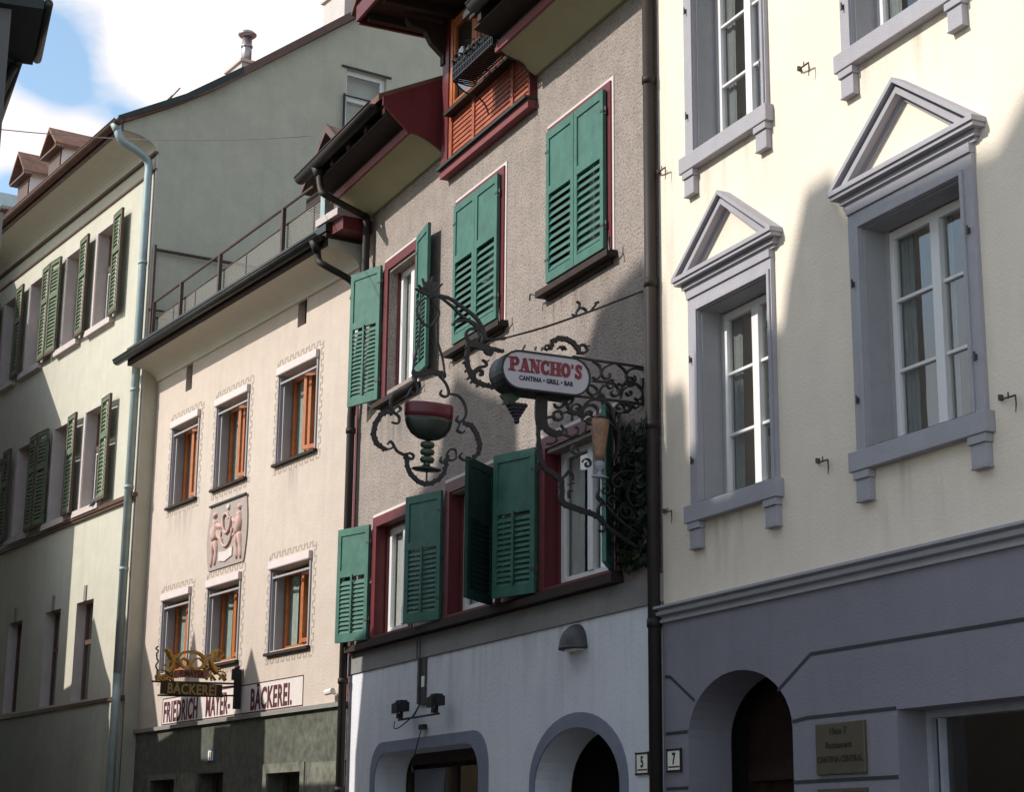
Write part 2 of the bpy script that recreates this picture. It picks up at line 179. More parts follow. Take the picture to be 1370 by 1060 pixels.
# ------------------------------------------------------------------ materials
def mat(name, c, rough=.8, var=.12, scale=3., bump=0., bscale=60., c2=None, metal=0., spec=.3, speck=0., stain=0., streak=0.):
    m = bpy.data.materials.new(name); m.use_nodes = True; nt = m.node_tree; N = nt.nodes; Lk = nt.links
    b = N['Principled BSDF']; b.inputs['Roughness'].default_value = rough; b.inputs['Metallic'].default_value = metal
    b.inputs['Specular IOR Level'].default_value = spec
    tc = N.new('ShaderNodeTexCoord')
    n1 = N.new('ShaderNodeTexNoise'); n1.inputs['Scale'].default_value = scale; n1.inputs['Detail'].default_value = 8; n1.inputs['Roughness'].default_value = .65
    Lk.new(tc.outputs['Object'], n1.inputs['Vector'])
    rp = N.new('ShaderNodeValToRGB'); rp.color_ramp.elements[0].position = .3; rp.color_ramp.elements[1].position = .7
    d = c2 if c2 else tuple(v * (1 - var) for v in c); u = tuple(min(1, v * (1 + var * .6)) for v in c)
    rp.color_ramp.elements[0].color = (*d, 1); rp.color_ramp.elements[1].color = (*u, 1)
    Lk.new(n1.outputs['Fac'], rp.inputs['Fac']); out = rp.outputs['Color']
    def mul(fac_socket, colr, amt, lo, hi):
        nonlocal out
        r2 = N.new('ShaderNodeMapRange'); r2.inputs['From Min'].default_value = lo; r2.inputs['From Max'].default_value = hi
        r2.inputs['To Max'].default_value = amt; Lk.new(fac_socket, r2.inputs['Value'])
        mx = N.new('ShaderNodeMix'); mx.data_type = 'RGBA'; Lk.new(r2.outputs['Result'], mx.inputs['Factor'])
        Lk.new(out, mx.inputs[6]); mx.inputs[7].default_value = (*colr, 1); out = mx.outputs[2]
    if stain:
        n3 = N.new('ShaderNodeTexNoise'); n3.inputs['Scale'].default_value = .9; n3.inputs['Detail'].default_value = 6; Lk.new(tc.outputs['Object'], n3.inputs['Vector'])
        mul(n3.outputs['Fac'], tuple(v*.62 for v in c), stain, .48, .75)
    if streak:
        mp = N.new('ShaderNodeMapping'); mp.inputs['Scale'].default_value = (5., 5., .35); Lk.new(tc.outputs['Object'], mp.inputs['Vector'])
        n4 = N.new('ShaderNodeTexNoise'); n4.inputs['Scale'].default_value = 1.6; n4.inputs['Detail'].default_value = 5; Lk.new(mp.outputs['Vector'], n4.inputs['Vector'])
        mul(n4.outputs['Fac'], tuple(v*.6 for v in c), streak, .5, .75)
    if speck:
        n2 = N.new('ShaderNodeTexNoise'); n2.inputs['Scale'].default_value = bscale; n2.inputs['Detail'].default_value = 2; Lk.new(tc.outputs['Object'], n2.inputs['Vector'])
        mul(n2.outputs['Fac'], tuple(v*.35 for v in c), speck, .5, .66)
    Lk.new(out, b.inputs['Base Color'])
    if bump:
        n5 = N.new('ShaderNodeTexNoise'); n5.inputs['Scale'].default_value = bscale; n5.inputs['Detail'].default_value = 4; Lk.new(tc.outputs['Object'], n5.inputs['Vector'])
        bp = N.new('ShaderNodeBump'); bp.inputs['Strength'].default_value = bump; bp.inputs['Distance'].default_value = .02
        Lk.new(n5.outputs['Fac'], bp.inputs['Height']); Lk.new(bp.outputs['Normal'], b.inputs['Normal'])
    return m
def glass_mat(name, tint=(.92, .94, .93), wob=.01):
    m = bpy.data.materials.new(name); m.use_nodes = True; nt = m.node_tree; N = nt.nodes; Lk = nt.links
    N.remove(N['Principled BSDF']); o = N['Material Output']
    t = N.new('ShaderNodeBsdfTransparent'); t.inputs['Color'].default_value = (*tint, 1)
    g = N.new('ShaderNodeBsdfGlossy'); g.inputs['Roughness'].default_value = .02
    fr = N.new('ShaderNodeFresnel'); fr.inputs['IOR'].default_value = 1.55
    k = N.new('ShaderNodeMath'); k.operation = 'MULTIPLY'; k.inputs[1].default_value = 2.2; k.use_clamp = True; Lk.new(fr.outputs[0], k.inputs[0])
    mx = N.new('ShaderNodeMixShader'); ge = N.new('ShaderNodeNewGeometry'); iv_ = N.new('ShaderNodeMath'); iv_.operation = 'SUBTRACT'; iv_.inputs[0].default_value = 1.; Lk.new(ge.outputs['Backfacing'], iv_.inputs[1])
    k9 = N.new('ShaderNodeMath'); k9.operation = 'MULTIPLY'; Lk.new(k.outputs[0], k9.inputs[0]); Lk.new(iv_.outputs[0], k9.inputs[1]); Lk.new(k9.outputs[0], mx.inputs[0]); Lk.new(t.outputs[0], mx.inputs[1]); Lk.new(g.outputs[0], mx.inputs[2])
    tc = N.new('ShaderNodeTexCoord'); n = N.new('ShaderNodeTexNoise'); n.inputs['Scale'].default_value = 1.7; n.inputs['Detail'].default_value = 1
    Lk.new(tc.outputs['Object'], n.inputs['Vector'])
    bp = N.new('ShaderNodeBump'); bp.inputs['Strength'].default_value = .35; bp.inputs['Distance'].default_value = wob; Lk.new(n.outputs['Fac'], bp.inputs['Height']); Lk.new(bp.outputs['Normal'], g.inputs['Normal'])
    Lk.new(mx.outputs[0], o.inputs['Surface']); return m
def tile_mat(name, c, sx=4., sz=3.2):
    m = mat(name, c, .8, .35, 6.)
    nt = m.node_tree; N = nt.nodes; Lk = nt.links; b = N['Principled BSDF']
    tc = N.new('ShaderNodeTexCoord'); br = N.new('ShaderNodeTexBrick'); br.inputs['Scale'].default_value = 1.; br.inputs['Brick Width'].default_value = 1/sx; br.inputs['Row Height'].default_value = 1/sz
    br.inputs['Mortar Size'].default_value = .02
    Lk.new(tc.outputs['Object'], br.inputs['Vector']); bp = N.new('ShaderNodeBump'); bp.inputs['Strength'].default_value = .6; bp.inputs['Distance'].default_value = .03
    Lk.new(br.outputs['Fac'], bp.inputs['Height']); bp.invert = True; Lk.new(bp.outputs['Normal'], b.inputs['Normal']); return m
def marble_mat(name, c):
    m = mat(name, c, .45, .5, 9., c2=tuple(v*.45 for v in c), spec=.35, stain=.6)
    return m

M = dict(
 roughcast=mat('roughcast', (.335, .282, .252), .95, .18, 5., 1., 42., speck=.55, stain=.35, streak=.35),
 bake_plaster=mat('bakery_plaster', (.53, .445, .385), .9, .07, 4., .35, 40., stain=.18, streak=.18),
 green_plaster=mat('pale_green_plaster', (.50, .475, .395), .9, .08, 3., .25, 40., stain=.2, streak=.2),
 gable_plaster=mat('gable_plaster', (.44, .42, .335), .95, .10, 2.5, .5, 50., stain=.2, streak=.15),
 cream=mat('cream_plaster', (.77, .67, .56), .9, .05, 3., .25, 45., stain=.25, streak=.08),
 bluegrey=mat('blue_grey_plaster', (.225, .21, .245), .85, .07, 3., .3, 50., stain=.2, streak=.15),
 white_plaster=mat('white_plaster', (.66, .66, .70), .85, .05, 2.5, .25, 35., stain=.3, streak=.3),
 band=mat('band_render', (.24, .23, .22), .9, .12, 5., .4, 50., stain=.3),
 arch_blue=mat('arch_paint', (.20, .21, .27), .8, .12, 5., .3, 50., stain=.25),
 stone=mat('grey_painted_stone', (.36, .345, .375), .8, .06, 6., .2, 70., stain=.15, streak=.15),
 reveal=mat('grey_reveal', (.33, .32, .33), .85, .08, 6., .2, 60.),
 astone=mat('pale_pink_stone', (.52, .45, .43), .9, .1, 5., .3, 50., stain=.2),
 marble=marble_mat('dark_green_marble', (.13, .135, .11)),
 marble2=marble_mat('olive_marble', (.20, .20, .16)),
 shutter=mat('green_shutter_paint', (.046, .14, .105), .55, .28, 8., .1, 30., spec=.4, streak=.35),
 shutter_shaded=mat('shaded_green_shutter_paint', (.022, .06, .05), .8, .3, 8., .1, 30., spec=.2, streak=.3),  # shutter green darkened: the turned leaf's shade is put into its colour
 oldshutter=mat('faded_green_shutter', (.12, .155, .095), .8, .3, 8., .2, 30., streak=.5),
 oldframe=mat('brown_shutter_edge', (.10, .06, .05), .8, .2, 8.),
 red=mat('oxblood_paint', (.125, .02, .024), .5, .15, 6., .1, 30., spec=.35, streak=.3),
 pinkred=mat('red_board', (.20, .05, .055), .6, .12, 6., .1, 30.),
 line=mat('white_painted_line', (.62, .53, .52), .9, .06, 6.),
 white=mat('white_window_paint', (.72, .70, .70), .45, .04, 6., spec=.4),
 orange=mat('orange_pine_frame', (.40, .13, .035), .45, .25, 12., spec=.4, c2=(.33, .085, .02)),
 brownframe=mat('brown_window_frame', (.12, .07, .055), .5, .15, 8.),
 boards=mat('varnished_boards', (.34, .10, .055), .5, .3, 9., .2, 25., c2=(.25, .06, .03), spec=.35),
 darkwood=mat('dark_eave_wood', (.035, .022, .018), .8, .3, 8.),
 soffit=mat('cream_soffit', (.42, .39, .24), .9, .06, 3.),
 bsoffit=mat('pale_soffit', (.52, .50, .42), .9, .06, 3.),
 iron=mat('black_wrought_iron', (.018, .016, .018), .5, .3, 25., .2, 60., spec=.4),
 bronze=mat('dark_brown_pipe', (.028, .021, .019), .6, .25, 4., metal=.3, spec=.4, streak=.4),
 zinc=mat('zinc_pipe', (.30, .37, .375), .6, .15, 5., metal=.25, spec=.4, streak=.35),
 gutterm=mat('gutter_metal', (.05, .05, .048), .4, .3, 6., metal=.4),
 agutter=mat('copper_brown_gutter', (.12, .07, .055), .5, .2, 6., metal=.3),
 tile=tile_mat('roof_tile', (.16, .085, .06)),
 dtile=tile_mat('dormer_tile', (.21, .115, .08)),
 slate=mat('dark_verge', (.035, .045, .045), .7, .2, 6.),
 chim=mat('chimney_render', (.50, .45, .43), .9, .08, 5.),
 steel=mat('flue_steel', (.35, .30, .31), .35, .1, 6., metal=.8),
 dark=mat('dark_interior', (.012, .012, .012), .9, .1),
 room=mat('room_wall', (.06, .055, .05), .9, .1),
 curtain=mat('curtain_cloth', (.62, .61, .59), .9, .15, 12.),
 greycurtain=mat('grey_net_curtain', (.26, .26, .26), .9, .15, 12.),
 netc=mat('tinted_curtain', (.5, .54, .50), .9, .15, 12.),
 gold=mat('gilding', (.42, .25, .06), .38, .35, 30., metal=.75, spec=.5, c2=(.28, .15, .03)),
 goldflat=mat('gold_letters', (.30, .21, .08), .5, .1, 30., metal=.3),
 signbrown=mat('sign_board_brown', (.045, .022, .012), .6, .2, 10.),
 signred=mat('sign_ribbon', (.28, .11, .075), .6, .2, 10.),
 ink=mat('dark_red_lettering', (.10, .02, .03), .8, .25, 30.),
 paintwhite=mat('inscription_ground', (.62, .56, .53), .9, .08, 12.),
 navy=mat('dark_blue_lettering', (.02, .02, .05), .5, .1),
 pred=mat('red_lettering', (.22, .04, .055), .5, .1),
 acryl=mat('white_acrylic', (.43, .42, .47), .3, .03, 3., spec=.5),
 wine=mat('wine_red_enamel', (.11, .010, .02), .35, .2, 8., spec=.5),
 enamel=mat('dark_green_enamel', (.014, .02, .016), .35, .3, 12., spec=.5),
 stemg=mat('moss_green_enamel', (.028, .05, .03), .4, .3, 12., spec=.5),
 amber=mat('amber_enamel', (.33, .19, .12), .4, .35, 18., spec=.4, c2=(.18, .09, .07)),
 greyen=mat('grey_enamel', (.32, .33, .38), .4, .15, 12.),
 grapem=mat('dark_grape', (.03, .02, .035), .4, .3, 20.),
 leaf=mat('dark_leaf', (.024, .036, .018), .7, .4, 20.),
 planter=mat('planter_wire', (.02, .025, .02), .6, .3, 20.),
 brass=mat('weathered_brass', (.13, .105, .07), .5, .15, 14., metal=.4, stain=.3),
 brasstext=mat('engraved_text', (.03, .025, .02), .7, .1),
 plate=mat('enamel_plate', (.85, .82, .70), .4, .05, 10.),
 bluepl=mat('blue_plate', (.12, .22, .42), .4, .05, 10.),
 black=mat('black_plastic', (.02, .02, .022), .5, .2, 10.),
 lampg=mat('grey_cast_lamp', (.07, .07, .072), .5, .2, 10., metal=.2),
 relgrey=mat('relief_ground', (.36, .30, .275), .9, .12, 20., .3, 60.),
 relpink=mat('relief_pink', (.56, .38, .33), .9, .12, 20., .3, 60.),
 meander=mat('painted_border', (.40, .33, .28), .95, .2, 20.),
 rust=mat('rusty_rail', (.08, .055, .045), .7, .3, 15.),
 wiremesh=None,
 cobble=mat('cobble', (.16, .15, .14), .85, .3, 5., .8, 9.),
 pave=mat('pavement_stone', (.22, .21, .20), .85, .2, 4., .4, 20.),
 aground=mat('green_grey_plinth', (.38, .385, .33), .9, .1, 3., .2, 40., stain=.3, streak=.3),
 housewall=mat('plain_house_render', (.34, .32, .29), .9, .1, 3., .2, 30., stain=.2),
 housewall2=mat('ochre_house_render', (.42, .36, .26), .9, .1, 3., .2, 30., stain=.2),
 housegrey=mat('grey_house_render', (.13, .13, .135), .9, .1, 3.),
 feather=mat('pigeon_grey', (.09, .10, .13), .7, .4, 40.),
 doorwood=mat('dark_door_wood', (.04, .022, .016), .55, .3, 12.),
)
M['glass'] = glass_mat('window_glass')
M['dglass'] = glass_mat('shop_glass', (.5, .52, .5))
# fine wire mesh: real holes through a transparent wire pattern
def wire_mat():
    m = bpy.data.materials.new('wire_mesh'); m.use_nodes = True; nt = m.node_tree; N = nt.nodes; Lk = nt.links
    b = N['Principled BSDF']; b.inputs['Base Color'].default_value = (.17, .16, .135, 1); b.inputs['Roughness'].default_value = .6
    tc = N.new('ShaderNodeTexCoord'); sp = N.new('ShaderNodeSeparateXYZ'); Lk.new(tc.outputs['Object'], sp.inputs[0])
    res = []
    for ax in ('X', 'Z'):
        a = N.new('ShaderNodeMath'); a.operation = 'MULTIPLY'; a.inputs[1].default_value = 28.; Lk.new(sp.outputs[ax], a.inputs[0])
        f = N.new('ShaderNodeMath'); f.operation = 'FRACT'; Lk.new(a.outputs[0], f.inputs[0])
        g = N.new('ShaderNodeMath'); g.operation = 'LESS_THAN'; g.inputs[1].default_value = .35; Lk.new(f.outputs[0], g.inputs[0]); res.append(g)
    mx = N.new('ShaderNodeMath'); mx.operation = 'MAXIMUM'; Lk.new(res[0].outputs[0], mx.inputs[0]); Lk.new(res[1].outputs[0], mx.inputs[1])
    Lk.new(mx.outputs[0], b.inputs['Alpha']); return m
M['wiremesh'] = wire_mat()

# ------------------------------------------------------------------ building frames
FD = frame_at('cream_house', ORG['D'], AZ['D'])
FC = frame_at('roughcast_house', ORG['C'], AZ['C'])
FB = frame_at('bakery_house', ORG['B'], AZ['B'])
FA = frame_at('pale_green_house', ORG['A'], AZ['A'])
tag(FD, 'cream house with grey pedimented stone window frames above a blue grey ground floor', 'house')
tag(FC, 'pinkish roughcast house with green shutters, dark red window frames and a timber bay', 'house')
tag(FB, 'low pinkish cream bakery with orange window frames, painted inscription and dark marble ground floor', 'house')
tag(FA, 'tall pale green house with faded green shutters, big plain side gable and dormers', 'house')

def body_shell(mb, x0, x1, z1, y1, y0=.32):
    """closed back of a building: side, rear and top so that rooms are dark"""
    mb.box(x0, x0 + .12, y0, y1, 0, z1); mb.box(x1 - .12, x1, y0, y1, 0, z1)
    mb.box(x0 + .12, x1 - .12, y1 - .12, y1, 0, z1); mb.box(x0 + .12, x1 - .12, y0, y1 - .12, z1 - .1, z1)
    # inner partition behind the facade rooms and floors
    mb.box(x0 + .12, x1 - .12, 2.4, 2.5, 0, z1 - .1)

def curtain(parent, x0, x1, z0, z1, y, m='curtain', n=14, amp=.02):
    mb = MB(); v = []; k = n * 4
    for i in range(k + 1):
        t = i / k; x = x0 + (x1 - x0) * t; yy = y + amp * sin(t * n * pi) * (.7 + .3*sin(t*9))
        v += [(x, yy, z0), (x + .01*sin(t*7), yy, z1)]
    f = [(2*i, 2*i + 2, 2*i + 3, 2*i + 1) for i in range(k)]
    mb.add(v, f)
    v2 = [(a, b + .003, c) for a, b, c in v]; mb.add(v2, [tuple(reversed(q)) for q in f])
    return mb.build('curtain', M[m], parent, True)

def sash(parent, x0, x1, z0, z1, y, m, fw=.055, mull=None, mw=.07, bars=(), bw=.022, t=.05, glass='glass', splits=None):
    """white window joinery: outer sash, mullion, glazing bars and a pane behind them"""
    mb = MB(); mb.frame(x0, x1, z0, z1, fw, y, y + t)
    xs = [x0 + fw]
    if mull:
        for q in mull:
            mb.box(q - mw/2, q + mw/2, y - .012, y + t, z0 + fw, z1 - fw); xs += [q - mw/2, q + mw/2]
    xs.append(x1 - fw)
    for zb in bars:
        for a, b in zip(xs[::2], xs[1::2]): mb.box(a, b, y + .006, y + t - .01, zb - bw/2, zb + bw/2)
    s = mb.build('sash', m, parent, bevel=.004)
    g = MB(); g.box(x0 + fw, x1 - fw, y + t*.55, y + t*.55 + .004, z0 + fw, z1 - fw)
    g.build('pane', M[glass], parent)
    return s

def louvre_shutter(parent, hx, phi, z0, z1, w, y=-.03, m='shutter', split=.42, rod=True, name='shutter', gap=False, panels=True, pitch=.055, em=None):
    """a board hinged at hx, phi degrees from +x turning towards the street"""
    mb = MB(); a = R(phi)
    # local s along the leaf, t thickness outwards
    mb.M = Matrix.Translation((hx, y, 0)) @ Matrix.Rotation(-a, 4, 'Z')
    st = .06; T = .035; flip = 1 if phi <= 90 else -1
    def B(s0, s1, t0, t1, za, zb): mb.box(s0, s1, -t1*flip, -t0*flip, za, zb)
    H = z1 - z0; zm = z1 - H*split
    B(0, st, 0, T, z0, z1); B(w - st, w, 0, T, z0, z1); B(st, w - st, 0, T, z0, z0 + .09); B(st, w - st, 0, T, z1 - .08, z1); B(st, w - st, 0, T, zm - .04, zm + .04)
    if panels: B(st, w - st, .008, T - .012, zm + .04, z1 - .08)
    else:
        n = int((z1 - .08 - zm - .04)/pitch)
        for i in range(n):
            zc = zm + .04 + (i + .5)*pitch
            tilt(mb, st, w - st, T, zc, pitch, flip)
    n = int((zm - .04 - z0 - .09)/pitch)
    for i in range(n):
        zc = z0 + .09 + (i + .5)*pitch
        tilt(mb, st, w - st, T, zc, pitch * (.75 if gap else 1.), flip)
    if rod: B(w/2 - .014, w/2 + .014, T, T + .014, z0 + .10, zm - .02)
    sh = mb.build(name, M[m], parent)
    if m == 'oldshutter':
        eb = MB(); eb.M = mb.M; ts = (-(T + .004)*flip, -(T + .0005)*flip)
        for s0, s1, za, zb in ((0, .018, z0, z1), (w - .018, w, z0, z1), (.018, w - .018, z0, z0 + .05), (.018, w - .018, z1 - .02, z1)): eb.box(s0, s1, ts[0], ts[1], za, zb)
        eb.box(w, w + .004, -(T + .004)*flip, 0, z0, z1); eb.build('worn_edge', M['oldframe'], parent)
    # strap hinges
    hb = MB(); hb.M = mb.M
    for zz in (z0 + .22, z1 - .2):
        hb = MB(); hb.M = mb.M; hb.box(-.015, .05, -(T + .005)*flip, -T*flip, zz - .012, zz + .012); hb.tube([(-.008, -.01*flip, zz - .035), (-.008, -.01*flip, zz + .035)], .010, 6)
        hb.build('hinge', M[em or 'lampg'], parent)
    return sh
def tilt(mb, s0, s1, T, zc, pitch, flip):
    # slat: outer edge low, inner edge high
    h = pitch*.55; y0 = -.004*flip; y1 = -(T - .004)*flip
    v = [(s0, y0, zc + h), (s1, y0, zc + h), (s1, y1, zc - h*.6), (s0, y1, zc - h*.6)]
    v += [(a, b, c - .008) for a, b, c in v]
    mb.add(v, [(0, 1, 2, 3), (7, 6, 5, 4), (0, 4, 5, 1), (1, 5, 6, 2), (2, 6, 7, 3), (3, 7, 4, 0)])

def room_box(mb, x0, x1, z0, z1, y=.34, d=.9):
    mb.box(x0 - .2, x1 + .2, y + d, y + d + .05, z0 - .2, z1 + .2)

# ================================================================== D  cream house
DW = [(.50, 1.71, .65, 1.66), (2.68, 4.0, 2.81, 3.88), (4.86, 6.12, 5.0, 6.0)]
holes = []
for i, (a, b, c, d) in enumerate(DW): holes += [rect(c, d, 4.2, 5.72), rect(c, d, 7.06, 8.7)]
Dlow = [arch(.385, 1.80, .12, 2.42, 2.876, 20), rect(2.98, 4.9, .7, 2.475), rect(5.4, 7.2, .7, 2.475)]
mb = MB(); panel(mb, rect(0, 7.6, 3.43, 11.2), holes, 0, .3); body_shell(mb, 0, 7.6, 11.2, 8.)
mb.build('upper_wall', M['cream'], FD)
mb = MB(); panel(mb, rect(0.02, 7.58, 0.1, 3.33), Dlow, -.02, .3)
mb.build('ground_floor_wall', M['bluegrey'], FD)
mb = MB()
# moulded cornice: profile run along the wall
prof = [(0, 3.33), (-.045, 3.33), (-.05, 3.352), (-.03, 3.357), (-.03, 3.375), (-.075, 3.385), (-.085, 3.41), (-.06, 3.418), (-.06, 3.425), (-.10, 3.437), (-.10, 3.455), (0, 3.47)]
mb.prism(prof, -.0, 7.6, 'x'); mb.build('string_cornice', M['stone'], FD)
# grooves: shallow sunk joints shown as thin dark channels standing in the render
def groove(pts, w=.012):
    g = MB()
    for (x0, z0), (x1, z1) in zip(pts, pts[1:]):
        d = Vector((x1 - x0, z1 - z0)); L = d.length; d /= L; n = Vector((-d[1], d[0])) * w
        g.prism([(x0 - n[0], z0 - n[1]), (x1 - n[0], z1 - n[1]), (x1 + n[0], z1 + n[1]), (x0 + n[0], z0 + n[1])], -.0235, -.021)
    g.build('render_joint', M['slate'], FD)
groove([(.05, 2.912), (.125, 2.905), (.49, 2.70)]); groove([(1.63, 2.69), (2.05, 2.906), (7.5, 2.906)])
groove([(.05, 2.475), (.378, 2.475)]); groove([(1.806, 2.466), (1.98, 2.482), (2.975, 2.482)])
for z in (2.06, 1.63, 1.2, .77): groove([(.05, z), (.378, z)]); groove([(1.808, z), (2.97, z)])
mb = MB()
for a, b, c, d in [(2.98, 4.9, .7, 2.475), (5.4, 7.2, .7, 2.475)]: mb.box(a - .0, b, .28, .30, c, c + .06)
# roof and eave above the frame
mb = MB(); mb.prism([(-.7, 11.2), (-.7, 11.32), (4.2, 14.6), (9., 11.3), (9., 11.2)], -.1, 7.7, 'x'); mb.build('roof', M['tile'], FD)

def d_window(a, b, c, d, z0, z1, ped=None, reflect=False, curt=((0, .35), (.8, 1.))):
    base = z0
    mb = MB()
    # flat architrave with a thin inner bead
    mb.ring([(a, z0 - .02), (b, z0 - .02), (b, z1 + .12), (a, z1 + .12)], [(c, z0 - .015), (d, z0 - .015), (d, z1), (c, z1)], -.035, .0)
    mb.ring([(c - .035, z0 - .01), (d + .035, z0 - .01), (d + .035, z1 + .035), (c - .035, z1 + .035)], [(c - .004, z0 - .01), (d + .004, z0 - .01), (d + .004, z1 + .004), (c - .004, z1 + .004)], -.05, -.035)
    w = mb.build('window_surround', M['stone'], FD, bevel=.004)
    mb = MB(); mb.box(a - .045, b + .045, -.075, .0, z0 - .155, z0 - .02); mb.box(c + .001, d - .001, 0, .2, z0 - .15, z0 + .004)
    mb.build('sill', M['stone'], w, bevel=.006)
    for q in (a - .01, b - .15):
        mb = MB(); mb.box(q, q + .17, -.065, 0, z0 - .21, z0 - .156); mb.box(q + .012, q + .158, -.05, 0, z0 - .35, z0 - .211); mb.box(q + .006, q + .164, -.056, 0, z0 - .362, z0 - .351)
        mb.build('console', M['stone'], w, bevel=.004)
    mb = MB(); mb.box(c, c + .01, 0, .18, z0, z1); mb.box(d - .01, d, 0, .18, z0, z1); mb.box(c, d, 0, .18, z1 - .01, z1); mb.box(c, c + .04, .165, .19, z0, z1); mb.box(d - .04, d, .165, .19, z0, z1)
    mb.build('reveal_lining', M['reveal'], w)
    mid = (c + d)/2; H = z1 - z0
    sash(w, c + .02, d - .02, z0 + .01, z1 - .02, .18, M['white'], .06, [mid], .09, [z0 + H*k for k in (.34, .66)], .024)
    for t0, t1 in curt: curtain(w, c + (d - c)*t0 + .02, c + (d - c)*t1, z0 + .02, z1 - .03, .245, 'greycurtain', 7, .008)
    for q in (a + .05, b - .05):
        for zz in (z0 + .33, z1 - .38):
            mb = MB(); mb.box(q - .006, q + .006, -.05, -.035, zz - .02, zz + .015); mb.tube([(q, -.055, zz - .03), (q, -.055, zz + .03)], .007, 6); mb.build('shutter_pintle', M['lampg'], w)
    if ped:
        zl, za, pc = ped   # cornice underside, apex
        mb = MB()
        mb.box(a + .0, b - .0, -.05, 0, z1 + .122, zl)                 # frieze
        hw = (b - a)/2 + .12; cx = (a + b)/2
        # stepped horizontal cornice
        for k, (e, y, h0, h1) in enumerate([(-.08, -.03, 0, .028), (-.06, -.055, .028, .05), (-.055, -.05, .05, .07), (-.012, -.10, .07, .098), (0., -.115, .098, .132)]):
            mb.box(cx - hw - e, cx + hw + e, y, 0, zl + h0, zl + h1)
        # raking mouldings: three stepped bands, each an inverted V
        zt = zl + .132; rise = za - zt
        def vee(o, i, y, lift=0):
            ho = hw
            mb.prism([(cx - ho + o*1.6, zt), (cx, za - o), (cx + ho - o*1.6, zt), (cx + ho - i*1.6, zt), (cx, za - i), (cx - ho + i*1.6, zt)], y, 0)
        vee(0, .035, -.115); vee(.035, .062, -.045); vee(.062, .108, -.085); vee(.108, .15, -.02)
        mb.build('pediment', M['stone'], w)
    return w
for i, (a, b, c, d) in enumerate(DW):
    d_window(a, b, c, d, 4.2, 5.72, (5.905, 6.555 + .04*min(i, 1), 1), curt=((.03, .20), (.52, .59)))
    d_window(a, b, c, d, 7.06, 8.7, (8.9, 9.5, 1), curt=((.03, .20), (.52, .58)))
mb = MB()
def hook(m, x, z, L=.17):
    m.box(x - .008, x + .008, -.03, 0, z, z + .035); m.tube([(x, -.028, z + .03), (x + .02, -.034, z + .0), (x + L, -.05, z - .01)], .0065, 6); m.tube([(x + L, -.05, z - .01), (x + L + .003, -.05, z - .06), (x + L - .01, -.045, z - .11)], [.006, .005, .003], 6)
    m.tube([(x + L*.6, -.045, z - .015), (x + L*.6, -.045, z + .025)], .005, 6)
for x, z in [(2.13, 7.15), (.03, 7.08), (2.2, 4.2), (.06, 4.2), (4.12, 4.22), (4.2, 7.15)]:
    hk = MB(); hook(hk, x, z); hk.build('shutter_holdback', M['rust'], FD)
def drip_mat(name, c, amt):
    m = bpy.data.materials.new(name); m.use_nodes = True; nt = m.node_tree; N = nt.nodes; Lk = nt.links; b = N['Principled BSDF']; b.inputs['Base Color'].default_value = (*c, 1); b.inputs['Roughness'].default_value = .95
    tc = N.new('ShaderNodeTexCoord'); mp = N.new('ShaderNodeMapping'); mp.inputs['Scale'].default_value = (7, 7, .9); Lk.new(tc.outputs['Object'], mp.inputs['Vector'])
    n = N.new('ShaderNodeTexNoise'); n.inputs['Scale'].default_value = 1.; n.inputs['Detail'].default_value = 4; Lk.new(mp.outputs['Vector'], n.inputs['Vector'])
    g = N.new('ShaderNodeTexCoord'); sp = N.new('ShaderNodeSeparateXYZ'); Lk.new(g.outputs['Generated'], sp.inputs[0])
    mr = N.new('ShaderNodeMapRange'); mr.inputs['From Min'].default_value = .48; mr.inputs['From Max'].default_value = .75; mr.inputs['To Max'].default_value = amt; Lk.new(n.outputs['Fac'], mr.inputs['Value'])
    k = N.new('ShaderNodeMath'); k.operation = 'MULTIPLY'; Lk.new(mr.outputs['Result'], k.inputs[0]); Lk.new(sp.outputs['Z'], k.inputs[1])
    bx = N.new('ShaderNodeMath'); bx.operation = 'PINGPONG'; bx.inputs[1].default_value = .5; Lk.new(sp.outputs['X'], bx.inputs[0]); k3 = N.new('ShaderNodeMath'); k3.operation = 'MULTIPLY'; k3.inputs[1].default_value = 6.; k3.use_clamp = True; Lk.new(bx.outputs[0], k3.inputs[0])
    k2 = N.new('ShaderNodeMath'); k2.operation = 'MULTIPLY'; Lk.new(k.outputs[0], k2.inputs[0]); Lk.new(k3.outputs[0], k2.inputs[1]); Lk.new(k2.outputs[0], b.inputs['Alpha']); return m
M['drip'] = drip_mat('rain_streak_dirt', (.22, .19, .15), .26); M['drip2'] = drip_mat('rain_streak_soot', (.10, .09, .08), .5)
def drip(fr, x0, x1, z0, z1, y=-.0025, m='drip'):
    q = MB(); q.add([(x0, y, z0), (x1, y, z0), (x1, y, z1), (x0, y, z1)], [(0, 1, 2, 3)]); q.build('rain_streak', M[m], fr)
for a, b, c, d in DW:
    for zt in (4.04, 6.90): drip(FD, a - .03, b + .03, zt - .62, zt)
drip(FD, .01, .30, 3.5, 8.5)
